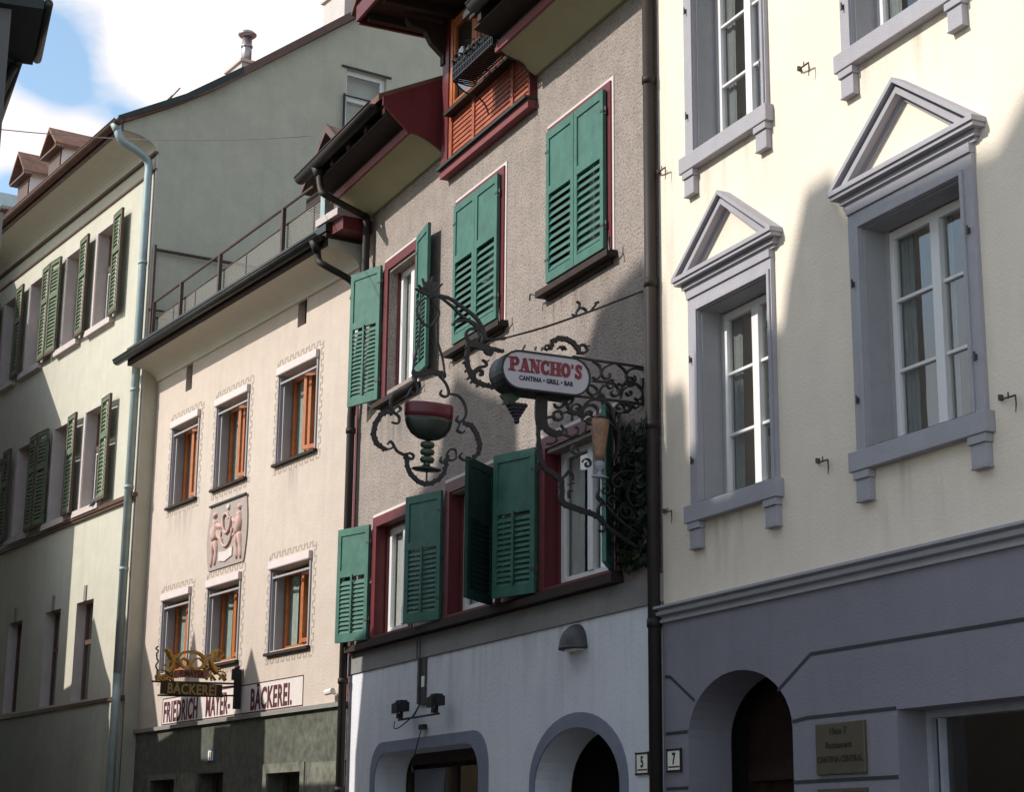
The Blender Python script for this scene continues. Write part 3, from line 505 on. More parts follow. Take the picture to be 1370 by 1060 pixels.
# door in the deep arch
mb = MB(); mb.box(.14, 2.04, .62, .69, .10, 3.08); dr = mb.build('door', M['doorwood'], FD)
mb = MB(); mb.box(.36, 1.84, .52, .62, 2.12, 2.2); mb.box(.36, 1.84, .55, .62, 2.2, 2.26)
for q in (.5, 1.12, 1.75): mb.box(q - .05, q + .05, .56, .62, .12, 2.12)
for q in (.8, 1.45): mb.frame(q - .2, q + .2, .4, 1.95, .04, .59, .62)
mb.build('door_panel', M['doorwood'], dr)
mb = MB(); mb.ring([(1.36 + .17*cos(2*pi*k/20), 2.5 + .17*sin(2*pi*k/20)) for k in range(20)], [(1.36 + .135*cos(2*pi*k/20), 2.5 + .135*sin(2*pi*k/20)) for k in range(20)], .56, .62)
for k in range(6): mb.tube([(1.36, .59, 2.5), (1.36 + .14*cos(k*pi/3), .59, 2.5 + .14*sin(k*pi/3))], .01, 5)
mb.build('fanlight_ring', M['doorwood'], dr)
mb = MB(); o1 = arch(.385, 1.80, .12, 2.42, 2.876, 20)
n = len(o1); mb.add([(p[0], .28, p[1]) for p in o1] + [(p[0], .36, p[1]) for p in o1], [(i, (i + 1) % n, n + (i + 1) % n, n + i) for i in range(n)])
mb.build('porch_lining', M['bluegrey'], FD)
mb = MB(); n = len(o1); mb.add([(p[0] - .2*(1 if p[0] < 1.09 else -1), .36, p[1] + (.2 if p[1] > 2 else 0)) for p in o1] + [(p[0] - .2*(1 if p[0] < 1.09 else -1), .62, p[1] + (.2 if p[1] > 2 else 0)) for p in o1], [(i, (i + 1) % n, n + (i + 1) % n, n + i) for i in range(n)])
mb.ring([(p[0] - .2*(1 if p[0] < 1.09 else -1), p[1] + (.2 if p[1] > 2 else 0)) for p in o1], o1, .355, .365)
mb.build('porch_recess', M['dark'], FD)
for (a, b) in ((2.98, 4.9), (5.4, 7.2)):
    mb = MB(); mb.frame(a, b, .7, 2.475, .05, .20, .27); mb.box(a + .12, a + .15, .2, .26, .75, 2.42)
    w = mb.build('shop_window', M['greyen'], FD)
    mb = MB(); mb.box(a + .05, b - .05, .24, .246, .75, 2.42); mb.build('pane', M['dglass'], w)
    curtain(w, a + .55, b - .2, .75, 2.3, .55, 'netc', 5, .01)

# ================================================================== C  roughcast house
CWD = CW
U = [(.81, 1.87, True), (2.87, 4.13, False), (5.07, 6.37, False)]
Lw = [(.66, 1.93), (2.73, 4.13), (4.93, 6.40)]
holes = [rect(.95, 1.75, 6.62, 8.03)] + [rect(a + .12, b - .12, 6.66, 8.1) for a, b, _ in U[1:]] + [rect(a + .13, b - .13, 3.84, 5.1) for a, b in Lw]
mb = MB(); panel(mb, rect(0, CWD, 3.73, 8.93), holes, 0, .28); body_shell(mb, 0, CWD, 9.2, 8.)
mb.box(0, CWD, .0, .3, 8.93, 9.2)
mb.build('upper_wall', M['roughcast'], FC)
def rrect(x0, x1, zb, z1, r=.26, rise=.0, n=6):
    p = [(x0, zb), (x1, zb)]
    p += [(x1 - r + r*cos(pi/2*k/n), z1 - r + r*sin(pi/2*k/n)) for k in range(n + 1)]
    m_ = [(x1 - r + (x0 - x1 + 2*r)*t, z1 + rise*sin(pi*t)) for t in (.25, .5, .75)]
    p += m_
    p += [(x0 + r + r*cos(pi/2 + pi/2*k/n), z1 - r + r*sin(pi/2 + pi/2*k/n)) for k in range(n + 1)]
    return p
shop_o = rrect(.79, 3.88, .5, 2.70, .34); shop_i = rrect(.92, 3.66, .5, 2.585, .30)
door_o = arch(4.77, 6.58, .12, 2.16, 2.735, 20); door_i = arch(4.87, 6.45, .12, 2.12, 2.61, 20)
mb = MB(); panel(mb, rect(0.0, CWD, 0.1, 3.50), [shop_i, door_i], -.012, .36); mb.build('ground_floor_wall', M['white_plaster'], FC)
mb = MB(); mb.box(0.0, CWD, -.03, .0, 3.503, 3.728); mb.build('sill_band', M['band'], FC)
mb = MB(); mb.ring(shop_o, shop_i, -.022, -.012); mb.build('shop_window_border', M['arch_blue'], FC)
mb = MB(); mb.ring(door_o, door_i, -.024, -.012); mb.build('doorway_border', M['arch_blue'], FC)
mb = MB(); mb.box(.9, 3.7, .36, .42, .5, .62); mb.box(.9, 3.7, .36, .42, 2.47, 2.61)
for q in (.95, 2.2, 2.95, 3.6): mb.box(q - .04, q + .04, .36, .42, .6, 2.42)
w = mb.build('shop_window', M['doorwood'], FC)
mb = MB(); mb.box(.9, 3.7, .39, .396, .6, 2.42); mb.build('pane', M['dglass'], w)
curtain(w, 2.95, 3.45, .6, 2.3, .6, 'curtain', 4, .03); curtain(w, 1.8, 2.5, .6, 2.2, .75, 'netc', 4, .03)
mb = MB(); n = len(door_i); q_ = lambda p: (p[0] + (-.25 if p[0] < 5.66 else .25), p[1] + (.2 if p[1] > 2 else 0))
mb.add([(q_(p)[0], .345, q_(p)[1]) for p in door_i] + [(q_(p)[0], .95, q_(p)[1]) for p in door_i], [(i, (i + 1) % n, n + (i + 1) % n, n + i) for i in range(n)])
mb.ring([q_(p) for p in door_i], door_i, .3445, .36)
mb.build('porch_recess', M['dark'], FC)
mb = MB(); mb.box(4.6, 6.9, .95, 1.0, .1, 2.9)
for q in (5.2, 5.8, 6.4): mb.box(q - .03, q + .03, .9, .95, .1, 2.8)
mb.box(4.8, 6.8, .9, .948, 1.95, 2.05); mb.build('door', M['doorwood'], FC)

def c_window(x0, x1, z0, z1, sh, closed=False, sill=True, mull=True, tiltsash=False):
    mb = MB(); fw = .12
    mb.frame(x0 + .02, x1 - .02, z0, z1 - .02, fw - .01, -.025, .0, wb=.03)
    mb.box(x0 + fw, x0 + fw + .012, 0, .14, z0 + .03, z1 - fw); mb.box(x1 - fw - .012, x1 - fw, 0, .14, z0 + .03, z1 - fw); mb.box(x0 + fw, x1 - fw, 0, .14, z1 - fw - .012, z1 - fw)
    mb.frame(x0 + fw, x1 - fw, z0 + .02, z1 - fw, .035, .10, .14)
    w = mb.build('window', M['red'], FC)
    mb = MB(); mb.ring([(x0 - .012, z0), (x1 + .012, z0), (x1 + .012, z1 + .018), (x0 - .012, z1 + .018)], [(x0 + .02, z0 + .001), (x1 - .02, z0 + .001), (x1 - .02, z1 - .02), (x0 + .02, z1 - .02)], -.010, 0.)
    mb.build('painted_outline', M['line'], w)
    c, d = x0 + fw + .035, x1 - fw - .035; mid = (c + d)/2
    sash(w, c, d, z0 + .05, z1 - fw - .03, .13, M['white'], .07, [mid] if mull else None, .10, (), .02)
    curtain(w, c, c + (d - c)*.28, z0 + .08, z1 - fw - .05, .20, 'curtain', 4, .008); curtain(w, d - (d - c)*.36, d - (d - c)*.1, z0 + .08, z1 - fw - .05, .20, 'curtain', 4, .008)
    if sill:
        mb = MB(); mb.box(x0 - .06, x1 + .06, -.11, .0, z0 - .06, z0 - .002)
        mb.box(x0 + .02, x1 - .02, -.03, -.0, z0 - .10, z0 - .061); mb.build('sill', M['darkwood'], w)
        mb = MB()
        mb.tube([(x0 - .06, -.09, z0 - .03), (x0 - .14, -.12, z0 + .0), (x0 - .15, -.12, z0 - .06)], .01, 5); mb.build('shutter_holdback', M['iron'], w)
        mb = MB(); mb.tube([(x1 + .06, -.09, z0 - .03), (x1 + .14, -.13, z0 + .03), (x1 + .15, -.13, z0 - .05)], .01, 5); mb.tube([(x1 + .12, -.12, z0 + .02), (x1 + .13, -.12, z0 + .08)], .01, 5)
        mb.build('shutter_holdback', M['iron'], w)
    for (hx, phi, sw, gp) in sh: louvre_shutter(w, hx, phi, z0 + (.05 if z0 > 5 else .0), z1 - .09 if closed or z0 < 5 else z1 - .04, sw, -.035, 'shutter_shaded' if phi == 48 else 'shutter', .40, rod=not gp, gap=gp, pitch=.075 if gp else .05)
    return w
c_window(.81, 1.90, 6.50, 8.19, [(.80, 163, .56, False), (1.91, 8, .52, False)])
c_window(2.87, 4.13, 6.60, 8.25, [(2.95, 0, .545, True), (4.045, 180, .545, True)], closed=True)
c_window(5.07, 6.37, 6.64, 8.27, [(5.15, 0, .565, True), (6.29, 180, .565, True)], closed=True)
c_window(.66, 1.93, 3.84, 5.22, [(.66, 162, .56, False)], sill=False)
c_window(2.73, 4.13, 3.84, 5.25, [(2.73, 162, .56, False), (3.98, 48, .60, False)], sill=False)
c_window(4.93, 6.42, 3.84, 5.27, [(4.93, 162, .56, False), (6.40, 35, .56, False)], sill=False)
mb = MB(); mb.box(.12, 6.5, -.12, 0, 3.735, 3.80); mb.box(.3, 6.48, -.05, 0, 3.80, 3.838); mb.build('long_sill', M['darkwood'], FC)

for a, b, zt in ((.7, 2.0, 6.43), (2.75, 4.2, 6.5), (4.95, 6.45, 6.54)): drip(FC, a, b, zt - .7, zt, -.003, 'drip2')
drip(FC, .3, CWD - .2, 2.95, 3.50, -.0145, 'drip')
# eave boxes: coved soffit, red fascia, dark rafters, tiled roof
def eave(x0, x1, name):
    cove = [(-.0, 8.91), (-.04, 8.905)] + [(-.04 - .40*sin(pi/2*k/8)**.8 if False else -.04 - .39*k/8, 8.905 + .17*sin(pi/2*k/8)) for k in range(1, 9)] + [(-.43, 9.14), (0, 9.14)]
    mb = MB(); mb.prism(cove, x0, x1, 'x'); mb.build('soffit', M['soffit'], FC)
    mb = MB(); mb.box(x0 - .004, x1 + .004, -.465, -.432, 9.06, 9.15); mb.build('fascia', M['pinkred'], FC)
    mb = MB(); mb.box(x0, x1, -.44, -.0, 9.151, 9.20)
    k = x0 + .15
    while k < x1 - .1: mb.prism([(-.72, 9.26), (-.72, 9.34), (0, 9.70), (0, 9.2), (-.44, 9.2)], k, k + .09, 'x'); k += .55
    mb.prism([(-.74, 9.345), (-.74, 9.38), (.0, 9.75), (.0, 9.705)], x0, x1, 'x')
    mb.prism([(-.70, 9.245), (-.70, 9.262), (-.44, 9.212), (-.44, 9.201)], x0 + .01, x1 - .01, 'x')
    mb.build('rafters', M['darkwood'], FC)
eave(.10, 2.56, 'left'); eave(4.83, CWD + .02, 'right')
# red boarded end of the left eave where the bay interrupts it
mb = MB(); mb.prism([(.0, 8.90), (-.04, 8.895)] + [(-.04 - .39*k/8, 8.895 + .17*sin(pi/2*k/8)) for k in range(1, 9)] + [(-.47, 9.07), (-.76, 9.33), (-.76, 9.42), (.05, 9.82), (.05, 8.9)], 2.565, 2.60, 'x')
mb.build('eave_end_board', M['red'], FC)
mb = MB(); mb.prism([(-.80, 9.385), (-.80, 9.46), (3.9, 11.75), (8.2, 9.4), (8.2, 9.2), (3.9, 11.6)], -.04, 2.56, 'x'); mb.prism([(-.80, 9.385), (-.80, 9.46), (3.9, 11.75), (8.2, 9.4), (8.2, 9.2), (3.9, 11.6)], 4.94, CWD, 'x')
mb.prism([(.9, 10.2), (3.9, 11.75), (8.2, 9.4), (8.2, 9.2), (3.9, 11.6)], 2.56, 4.94, 'x')
mb.build('roof', M['tile'], FC)
def gutter(fr, x0, x1, y, z, m, r=.075):
    mb = MB(); n = 10
    P = [(y + r*cos(pi + pi*k/n), z + r*sin(pi + pi*k/n)) for k in range(n + 1)]; Q = [(y + (r - .008)*cos(pi + pi*k/n), z + (r - .008)*sin(pi + pi*k/n)) for k in range(n + 1)]
    mb.prism(P + Q[::-1], x0, x1, 'x'); mb.tube([(x0, y - r, z + .004), (x1, y - r, z + .004)], .012, 6)
    mb.prism(P, x0, x0 + .01, 'x'); mb.prism(P, x1 - .01, x1, 'x')
    k = x0 + .3
    while k < x1: mb.box(k, k + .02, y - r, y + r, z - .0, z + .012); k += .8
    return mb.build('gutter', m, fr, True)
gutter(FC, -.05, 2.45, -.80, 9.38, M['bronze']); gutter(FC, 5.05, CWD, -.80, 9.38, M['bronze'])
# timber bay
mb = MB(); mb.box(2.63, 4.79, -.05, .3, 8.68, 10.4); by = mb.build('bay', M['darkwood'], FC)
mb = MB()
for i in range(9):
    z = 8.715 + i*.055; mb.prism([(-.075, z), (-.062, z + .056), (-.05, z + .056), (-.05, z)], 2.90, 4.77, 'x')
for q in (3.45, 4.40): mb.box(q - .03, q + .03, -.085, -.05, 8.70, 9.2)
mb.build('board_cladding', M['boards'], by)
mb = MB(); mb.box(2.62, 2.73, -.09, -.0, 8.695, 10.42); mb.box(2.73, 2.81, -.10, -.05, 8.695, 10.42); mb.build('corner_post', M['red'], by)
mb = MB(); mb.box(4.775, 4.805, -.08, 0, 8.695, 10.4); mb.build('corner_post', M['red'], by)
mb = MB(); mb.box(2.81, 2.89, -.085, -.05, 8.70, 10.42); mb.build('post_trim', M['boards'], by)
mb = MB(); mb.box(2.62, 4.81, -.10, .0, 8.575, 8.66); mb.build('bressummer', M['pinkred'], by)
mb = MB(); mb.box(2.61, 4.82, -.14, .0, 8.662, 8.692); mb.build('ledge', M['slate'], by)
mb = MB(); mb.box(2.86, 4.79, -.17, -.05, 9.20, 9.245); mb.build('window_sill', M['darkwood'], by)
for k, (a, b) in enumerate([(2.89, 3.52), (3.52, 4.15), (4.15, 4.775)]):
    mb = MB(); mb.frame(a, b, 9.25, 10.3, .055, -.11, -.05); mb.frame(a + .055, b - .055, 9.305, 10.245, .04, -.10, -.06)
    s_ = mb.build('bay_window', M['orange'], by)
    mb = MB(); mb.box(a + .09, b - .09, -.08, -.075, 9.34, 10.2); mb.build('bay_pane', M['glass'], by)
# bay roof: deep eave, carved bracket
mb = MB(); mb.box(2.30, 5.4, -.95, .3, 10.42, 10.5)
for k in range(7): q = 2.4 + k*.48; mb.box(q, q + .08, -.9, 0, 10.34, 10.42)
mb.build('bay_soffit', M['darkwood'], by)
mb = MB(); mb.box(2.28, 5.42, -.985, -.95, 10.38, 10.56); mb.box(2.262, 2.298, -.95, .3, 10.36, 10.54)
mb.build('bay_bargeboard', M['red'], by)
mb = MB(); mb.prism([(0, 10.36), (-.55, 10.36), (-.5, 10.28), (-.32, 10.24), (-.25, 10.12), (-.11, 10.0), (-.11, 9.9), (0, 9.9)], 2.59, 2.68, 'x'); mb.build('bay_bracket', M['darkwood'], by)
mb = MB(); mb.prism([(2.15, 10.5), (3.85, 11.9), (5.55, 10.5), (5.55, 10.57), (3.85, 12.0), (2.15, 10.57)], -1.0, 5., 'y'); mb.prism([(2.4, 10.51), (3.85, 11.8), (5.3, 10.51)], -.3, 4.5, 'y'); mb.build('bay_roof', M['tile'], by)
mb = MB(); mb.box(4.25, 5.6, -.56, -.48, 9.64, 9.70); mb.tube([(4.25, -.52, 9.72), (5.6, -.52, 9.72)], .03, 8); mb.build('awning_roller', M['gutterm'], by)
# rainwater pipes
mb = MB(); pc = T['pipeC']; mb.tube(smooth([pc[0], pc[1], pc[2], pc[3]], 4), .042, 8); mb.tube([pc[3], (.385, -.10, 8.8), (.385, -.1, 7.9), (.33, -.1, 7.4), (.12, -.1, 6.9), (.06, -.1, 6.5), (.06, -.1, .15)], .05, 8)
mb.tube([(pc[0][0], -.78, 9.34), (pc[0][0], -.75, 9.2)], [.075, .045], 8)
for z in (6.3, 5.0, 3.4, 2.2): mb.tube([(.06, -.1, z), (.06, -.1, z + .06)], .062, 8)
mb.build('downpipe', M['bronze'], FC, True)
mb = MB(); mb.box(-.04, .035, -.012, .1, .1, 8.9); mb.build('corner_strip', M['red'], FC)
mb = MB(); mb.tube([(CWD - .035, -.065, 9.3), (CWD - .035, -.065, .1)], .052, 12)
for z in (7.9, 6.1, 4.9, 3.3, 1.9): mb.tube([(CWD - .035, -.065, z), (CWD - .035, -.065, z + .07)], .060, 12)
mb.build('downpipe', M['bronze'], FC, True)
mb = MB(); mb.tube([(CWD - .125, -.022, 8.9), (CWD - .125, -.022, .1)], .02, 8); mb.build('cable_conduit', M['bronze'], FC, True)

# ================================================================== B  bakery
BW = BWID
BX = [(.72, 1.76), (2.36, 3.46), (4.38, 5.55)]
holes = [rect(a + .03, b - .03, z0 + .03, z1 - .10) for a, b in BX for z0, z1 in ((6.33, 7.60), (3.93, 5.08))]
holes += [rect(1.13, 1.37, 7.98, 8.37), rect(4.87, 5.13, 8.04, 8.44)]
mb = MB(); panel(mb, rect(0, BW, 3.215, 8.5), holes, 0, .28); body_shell(mb, 0.02, BW - .02, 8.7, 7.)
mb.build('upper_wall', M['bake_plaster'], FB)
for x0, x1, z0, z1 in ((1.13, 1.37, 7.98, 8.37), (4.87, 5.13, 8.04, 8.44)): mb = MB(); mb.box(x0, x1, .10, .24, z0, z1); mb.build('vent', M['darkwood'], FB)
Bl = [rect(.66, 1.56, .8, 2.51), rect(2.38, 3.2, .1, 2.53), rect(4.56, 5.48, .8, 2.47)]
mb = MB(); panel(mb, rect(0, BW, 0.05, 3.16), Bl, -.02, .3); mb.build('marble_ground_floor', M['marble'], FB)
mb = MB(); mb.box(-.1, BW, -.07, 0, 3.162, 3.213); mb.build('ledge', M['band'], FB)
for k in range(4):
    mb = MB()
    if k == 0: mb.box(5.68, BW, -.028, -.02, .05, 2.56)
    if k == 1: mb.frame(4.44, 5.60, .7, 2.58, .11, -.035, -.02)
    if k == 2: mb.box(1.66, 2.3, -.026, -.02, .1, 2.55)
    if k == 3: mb.frame(.58, 1.64, .7, 2.56, .075, -.03, -.0201)
    mb.build('marble_slab', M['marble2'], FB)
for (x0, x1, z0, z1), nm in zip([(.66, 1.56, .8, 2.51), (2.38, 3.2, .1, 2.53), (4.56, 5.48, .8, 2.47)], ('shop_window', 'shop_door', 'shop_window')):
    mb = MB(); mb.frame(x0, x1, z0, z1, .05, .2, .25); w = mb.build(nm, M['brownframe'], FB)
    mb = MB(); mb.box(x0 + .05, x1 - .05, .22, .226, z0 + .05, z1 - .05); mb.build('pane', M['dglass'], w)
mb = MB(); mb.tube([(6.33, -.02, 3.32), (6.33, -.08, 3.33)], .02, 6); mb.tube([(6.25, -.1, 3.33), (6.42, -.1, 3.34)], .035, 8); mb.build('wall_fitting', M['plate'], FB)
def b_window(a, b, z0, z1, up):
    mb = MB(); mb.box(a + .03, a + .045, .0, .22, z0, z1 - .1); mb.box(b - .045, b - .03, 0, .22, z0, z1 - .1); mb.box(a, a + .03, -.02, .0, z0, z1 - .1); mb.box(b - .03, b, -.02, .0, z0, z1 - .1)
    mb.box(a + .045, a + .085, .04, .07, z0 + .02, z1 - .16); mb.box(b - .085, b - .045, .04, .07, z0 + .02, z1 - .16)
    mb.box(a + .045, b - .045, .0, .03, z1 - .215, z1 - .19)
    w = mb.build('window', M['reveal'], FB)
    mb = MB(); mb.prism([(0, z1 - .10), (-.045, z1 - .10), (-.052, z1 - .09), (-.05, z1), (0, z1 + .006)], a - .0, b + .0, 'x'); mb.build('blind_box', M['line'], w)
    mb = MB(); mb.box(a - .03, b + .03, -.055, .0, z0 - .03, z0 + .005); mb.build('sill', M['darkwood'], w)
    c, d = a + .05, b - .05; mid = (c + d)/2; za, zb = z0 + .04, z1 - .12; y = .17
    mb = MB(); mb.frame(c, d, za, zb, .055, y, y + .05)
    mb.box(mid - .045, mid + .045, y - .01, y + .05, za + .05, zb - .05); mb.build('sash', M['orange'], w, bevel=.005)
    # right leaf stands ajar
    mb = MB(); mb.M = Matrix.Translation((d - .05, y - .0, 0)) @ Matrix.Rotation(R(18 if up else 8), 4, 'Z'); L_ = (d - mid) - .09
    mb.frame(-L_, 0, za + .06, zb - .06, .05, .02, .06); mb.build('open_leaf', M['orange'], w)
    mb = MB(); mb.box(c + .05, mid - .04, y + .03, y + .034, za + .05, zb - .05); mb.build('pane', M['glass'], w)
    curtain(w, c + .02, c + (d - c)*.25, za, zb, .24, 'netc', 3, .008); curtain(w, mid + .1, d - .1, za, zb, .36, 'netc', 4)
    # painted meander border around the opening
    mb = MB(); bw_ = .075
    def key(x0, z0_, x1, z1_):
        L_ = Vector((x1 - x0, z1_ - z0_)).length; n = max(2, int(L_/.075)); dx, dz = (x1 - x0)/L_, (z1_ - z0_)/L_
        for i in range(n):
            p0 = i*L_/n; q = bw_*.35 if i % 2 else -bw_*.35; e = L_/n*1.12
            cx0, cz0 = x0 + dx*p0 - dz*q, z0_ + dz*p0 + dx*q; cx1, cz1 = x0 + dx*(p0 + e) - dz*q, z0_ + dz*(p0 + e) + dx*q
            h = .011; mb.prism([(cx0 + dz*h, cz0 - dx*h), (cx1 + dz*h, cz1 - dx*h), (cx1 - dz*h, cz1 + dx*h), (cx0 - dz*h, cz0 + dx*h)], -.003, 0.)
            if i: mb.prism([(x0 + dx*p0 - dz*(-.4*bw_) - dx*h*.8, z0_ + dz*p0 + dx*(-.4*bw_) - dz*h*.8), (x0 + dx*p0 - dz*(-.4*bw_) + dx*h*.8, z0_ + dz*p0 + dx*(-.4*bw_) + dz*h*.8), (x0 + dx*p0 - dz*(.4*bw_) + dx*h*.8, z0_ + dz*p0 + dx*(.4*bw_) + dz*h*.8), (x0 + dx*p0 - dz*(.4*bw_) - dx*h*.8, z0_ + dz*p0 + dx*(.4*bw_) - dz*h*.8)], -.004, 0.)
    X0, X1, Z0, Z1 = a - .07, b + .08, z0 - .09, z1 + .08
    key(X0, Z0, X0, Z1); key(X1, Z0, X1, Z1); key(X0, Z1, X1, Z1); key(X0, Z0, X1, Z0)
    mb.build('painted_border', M['meander'], w)
for a, b in BX:
    b_window(a, b, 6.33, 7.60, True); b_window(a, b, 3.93, 5.08, False)
for a, b in BX:
    for zt in (6.2, 3.86): drip(FB, a - .02, b + .02, zt - .45, zt, -.0015) if zt > 5 else None
# coved eave and terrace edge
cove = [(0, 8.36)] + [(-.03 - .42*(1 - cos(pi/2*k/8)), 8.37 + .19*sin(pi/2*k/8)) for k in range(9)] + [(-.45, 8.66), (0, 8.66)]
mb = MB(); mb.prism(cove, -.02, BW - .02, 'x'); mb.build('soffit', M['bsoffit'], FB)
mb = MB(); mb.box(-.04, BW, -.49, .3, 8.662, 8.72); mb.box(-.03, BW - .02, -.485, -.452, 8.56, 8.66)
mb.build('eave_board', M['darkwood'], FB)
mb = MB(); mb.box(0, BW, .3, 7., 8.70, 8.76); mb.build('terrace_roof', M['band'], FB)
gutter(FB, -.28, BW - .02, -.56, 8.68, M['gutterm'], .07)
mb = MB(); mb.prism([(-.50, 8.74), (-.50, 8.83), (-.42, 8.87), (.0, 8.98), (.0, 8.74)], -.05, BW, 'x'); mb.build('verge_flashing', M['gutterm'], FB)
mb = MB(); pb = T['pipeB']; mb.tube([(6.47, -.56, 8.65), (6.47, -.52, 8.5)], [.075, .045], 8); mb.tube(smooth([(6.47, -.52, 8.6), (6.47, -.5, 8.42), (6.55, -.44, 8.33), (6.60, -.1, 8.17), (6.62, -.1, 7.95)], 4), .042, 8); mb.build('downpipe', M['bronze'], FB, True)
# timber end below the neighbour's eave
mb = MB(); mb.box(6.35, BW + .3, -.5, .2, 8.86, 8.95); mb.build('end_plank', M['astone'], FB)
mb = MB(); mb.box(6.55, BW + .3, -.42, .25, 8.70, 8.86); mb.box(6.6, 6.75, -.1, .25, 8.95, 9.5); mb.box(6.9, 7.0, -.05, .25, 8.95, 9.5); mb.build('end_beam', M['red'], FB)
mb = MB(); mb.box(6.30, 6.42, -.42, -.3, 8.9, 9.55); mb.build('flashing_post', M['zinc'], FB)
mb = MB(); mb.box(6.75, 7.1, .3, .34, 8.95, 9.6); mb.build('white_panel', M['white'], FB)
# small gabled hut at the back corner of the terrace
ap = (5.72, 10.50)
mb = MB(); mb.prism([(5.06, 9.86), ap, (6.42, 9.86), (6.42, 9.77), (5.72, 10.40), (5.06, 9.77)], -.08, 2.6, 'y'); mb.build('hut_roof', M['tile'], FB)
mb = MB(); mb.prism([(5.04, 9.85), (5.72, 10.52), (6.44, 9.85), (6.44, 9.76), (5.72, 10.40), (5.04, 9.76)], -.11, -.081, 'y'); mb.build('hut_bargeboard', M['agutter'], FB)
mb = MB(); mb.prism([(5.2, 8.76), (5.2, 9.88), (5.72, 10.36), (6.3, 9.85), (6.3, 8.76)], .35, 2.4, 'y'); mb.box(5.16, 5.75, -.08, .35, 9.52, 9.68); mb.build('hut_wall', M['darkwood'], FB)
# painted inscription on the plaster
mb = MB(); mb.prism([(.93, 3.235), (5.44, 3.235), (5.44, 3.60), (3.9, 3.60), (3.9, 3.585), (.93, 3.585)], -.004, 0.); ins = mb.build('inscription_panel', M['paintwhite'], FB)
mb = MB(); mb.frame(.93, 5.44, 3.235, 3.60, .012, -.007, -.004)
mb.text('FRIEDRICH', .385, .98, -.007, 3.275, .004, .010, .61, 'LEFT', space=1.10); mb.text('MAYER-', .385, 2.48, -.007, 3.275, .004, .010, .56, 'LEFT', space=1.1); mb.text('BÄCKEREI.', .365, 3.92, -.007, 3.275, .004, .010, .66, 'LEFT', space=1.10)
# slab ends to the painted letters
mb.build('inscription_lettering', M['ink'], ins)
# relief between the middle windows
mb = MB()
side = [(2.36, 5.21), (3.52, 5.21)] + [(3.55 + .05*sin(pi*k/6), 5.30 + .75*k/6) for k in range(7)] + [(3.54, 6.10), (2.36, 6.10)] + [(2.34 - .07*sin(pi*k/6), 6.0 - .72*k/6) for k in range(7)]
mb.prism(side, -.02, 0); rel = mb.build('relief_panel', M['relgrey'], FB)
mb = MB(); mb.box(2.34, 3.56, -.045, -.02, 6.085, 6.11); mb.build('relief_cap', M['slate'], rel)
def fig(x, s):
    m = MB()
    def lump(pts, r): m.tube([(x + s*p[0], -.006, p[1]) for p in smooth(pts, 3)], r if not hasattr(r, '__len__') else [r[int(i*(len(r) - 1)/(3*(len(pts) - 1)))] for i in range(3*(len(pts) - 1) + 1)], 8)
    lump([(-.02, 5.98), (.0, 5.93)], .055)          # head
    lump([(.0, 5.88), (-.02, 5.75), (.02, 5.60)], [.06, .085, .07])   # trunk
    lump([(.02, 5.60), (.06, 5.45), (.02, 5.27)], [.06, .045, .03]); lump([(-.03, 5.60), (-.07, 5.45), (-.10, 5.26)], [.06, .045, .03])
    lump([(.03, 5.82), (.16, 5.78), (.24, 5.84)], [.04, .03, .025]); lump([(.02, 5.74), (.14, 5.62), (.26, 5.60)], [.04, .03, .025])
    return m
for x, s in ((2.56, 1), (3.34, -1)): fig(x, s).build('relief_figure', M['relpink'], rel, True)
mb = MB(); mb.tube([(2.95 + .19*sin(t), -.034, 5.70 - .22*cos(t)) for t in [pi*k/12 - pi/2 for k in range(13)]], .018, 6)
mb.tube(smooth([(2.82, -.034, 5.86), (2.86, -.034, 5.72), (2.96, -.034, 5.66), (3.06, -.034, 5.72), (3.08, -.034, 5.86)], 4), .022, 6); mb.tube(smooth([(2.80, -.034, 5.72), (2.84, -.034, 5.90), (2.95, -.034, 5.92), (3.04, -.034, 5.84)], 4), .02, 6)
mb.build('relief_pretzel', M['relpink'], rel, True)
mb = MB(); mb.prism([(2.73, 5.31), (2.93, 5.28), (3.17, 5.33), (3.17, 5.45), (2.93, 5.41), (2.73, 5.43)], -.035, -.02); mb.build('relief_scroll', M['line'], rel)
mb = MB(); mb.lathe([(.001, -.04), (.04, -.02), (.045, .0), (.04, .03), (.001, .05)], (2.98, -.03, 6.0), 12, 1, .5); mb.build('relief_rosette', M['line'], rel, True)

# ================================================================== A  pale green house
AX = [(-2.42, -1.50), (-3.90, -3.02), (-5.78, -4.90), (-7.22, -6.34), (-8.95, -8.05), (-10.6, -9.7), (-12.4, -11.5)]
AL = 14.
holes = [rect(a, b, z0, z1) for a, b in AX for z0, z1 in ((9.72, 11.37), (6.74, 8.34))]
GX = [(-2.28, -1.52), (-3.72, -2.98), (-5.58, -4.86), (-7.2, -6.4), (-8.9, -8.1), (-10.6, -9.8)]
holes += [rect(a, b, 3.74, 5.26) for a, b in GX]
mb = MB(); panel(mb, rect(-AL, 0, 3.70, 12.02), holes, 0, .28); mb.build('front_wall', M['green_plaster'], FA)
mb = MB(); panel(mb, rect(-AL, 0, 0.05, 3.64), [rect(-3.4, -2.3, .1, 2.3), rect(-6.6, -5., .8, 2.3)], -.012, .25); mb.box(-3.4, -2.3, .2, .25, .1, 2.3); mb.box(-6.6, -5., .2, .25, .8, 2.3); mb.build('ground_floor_wall', M['aground'], FA)
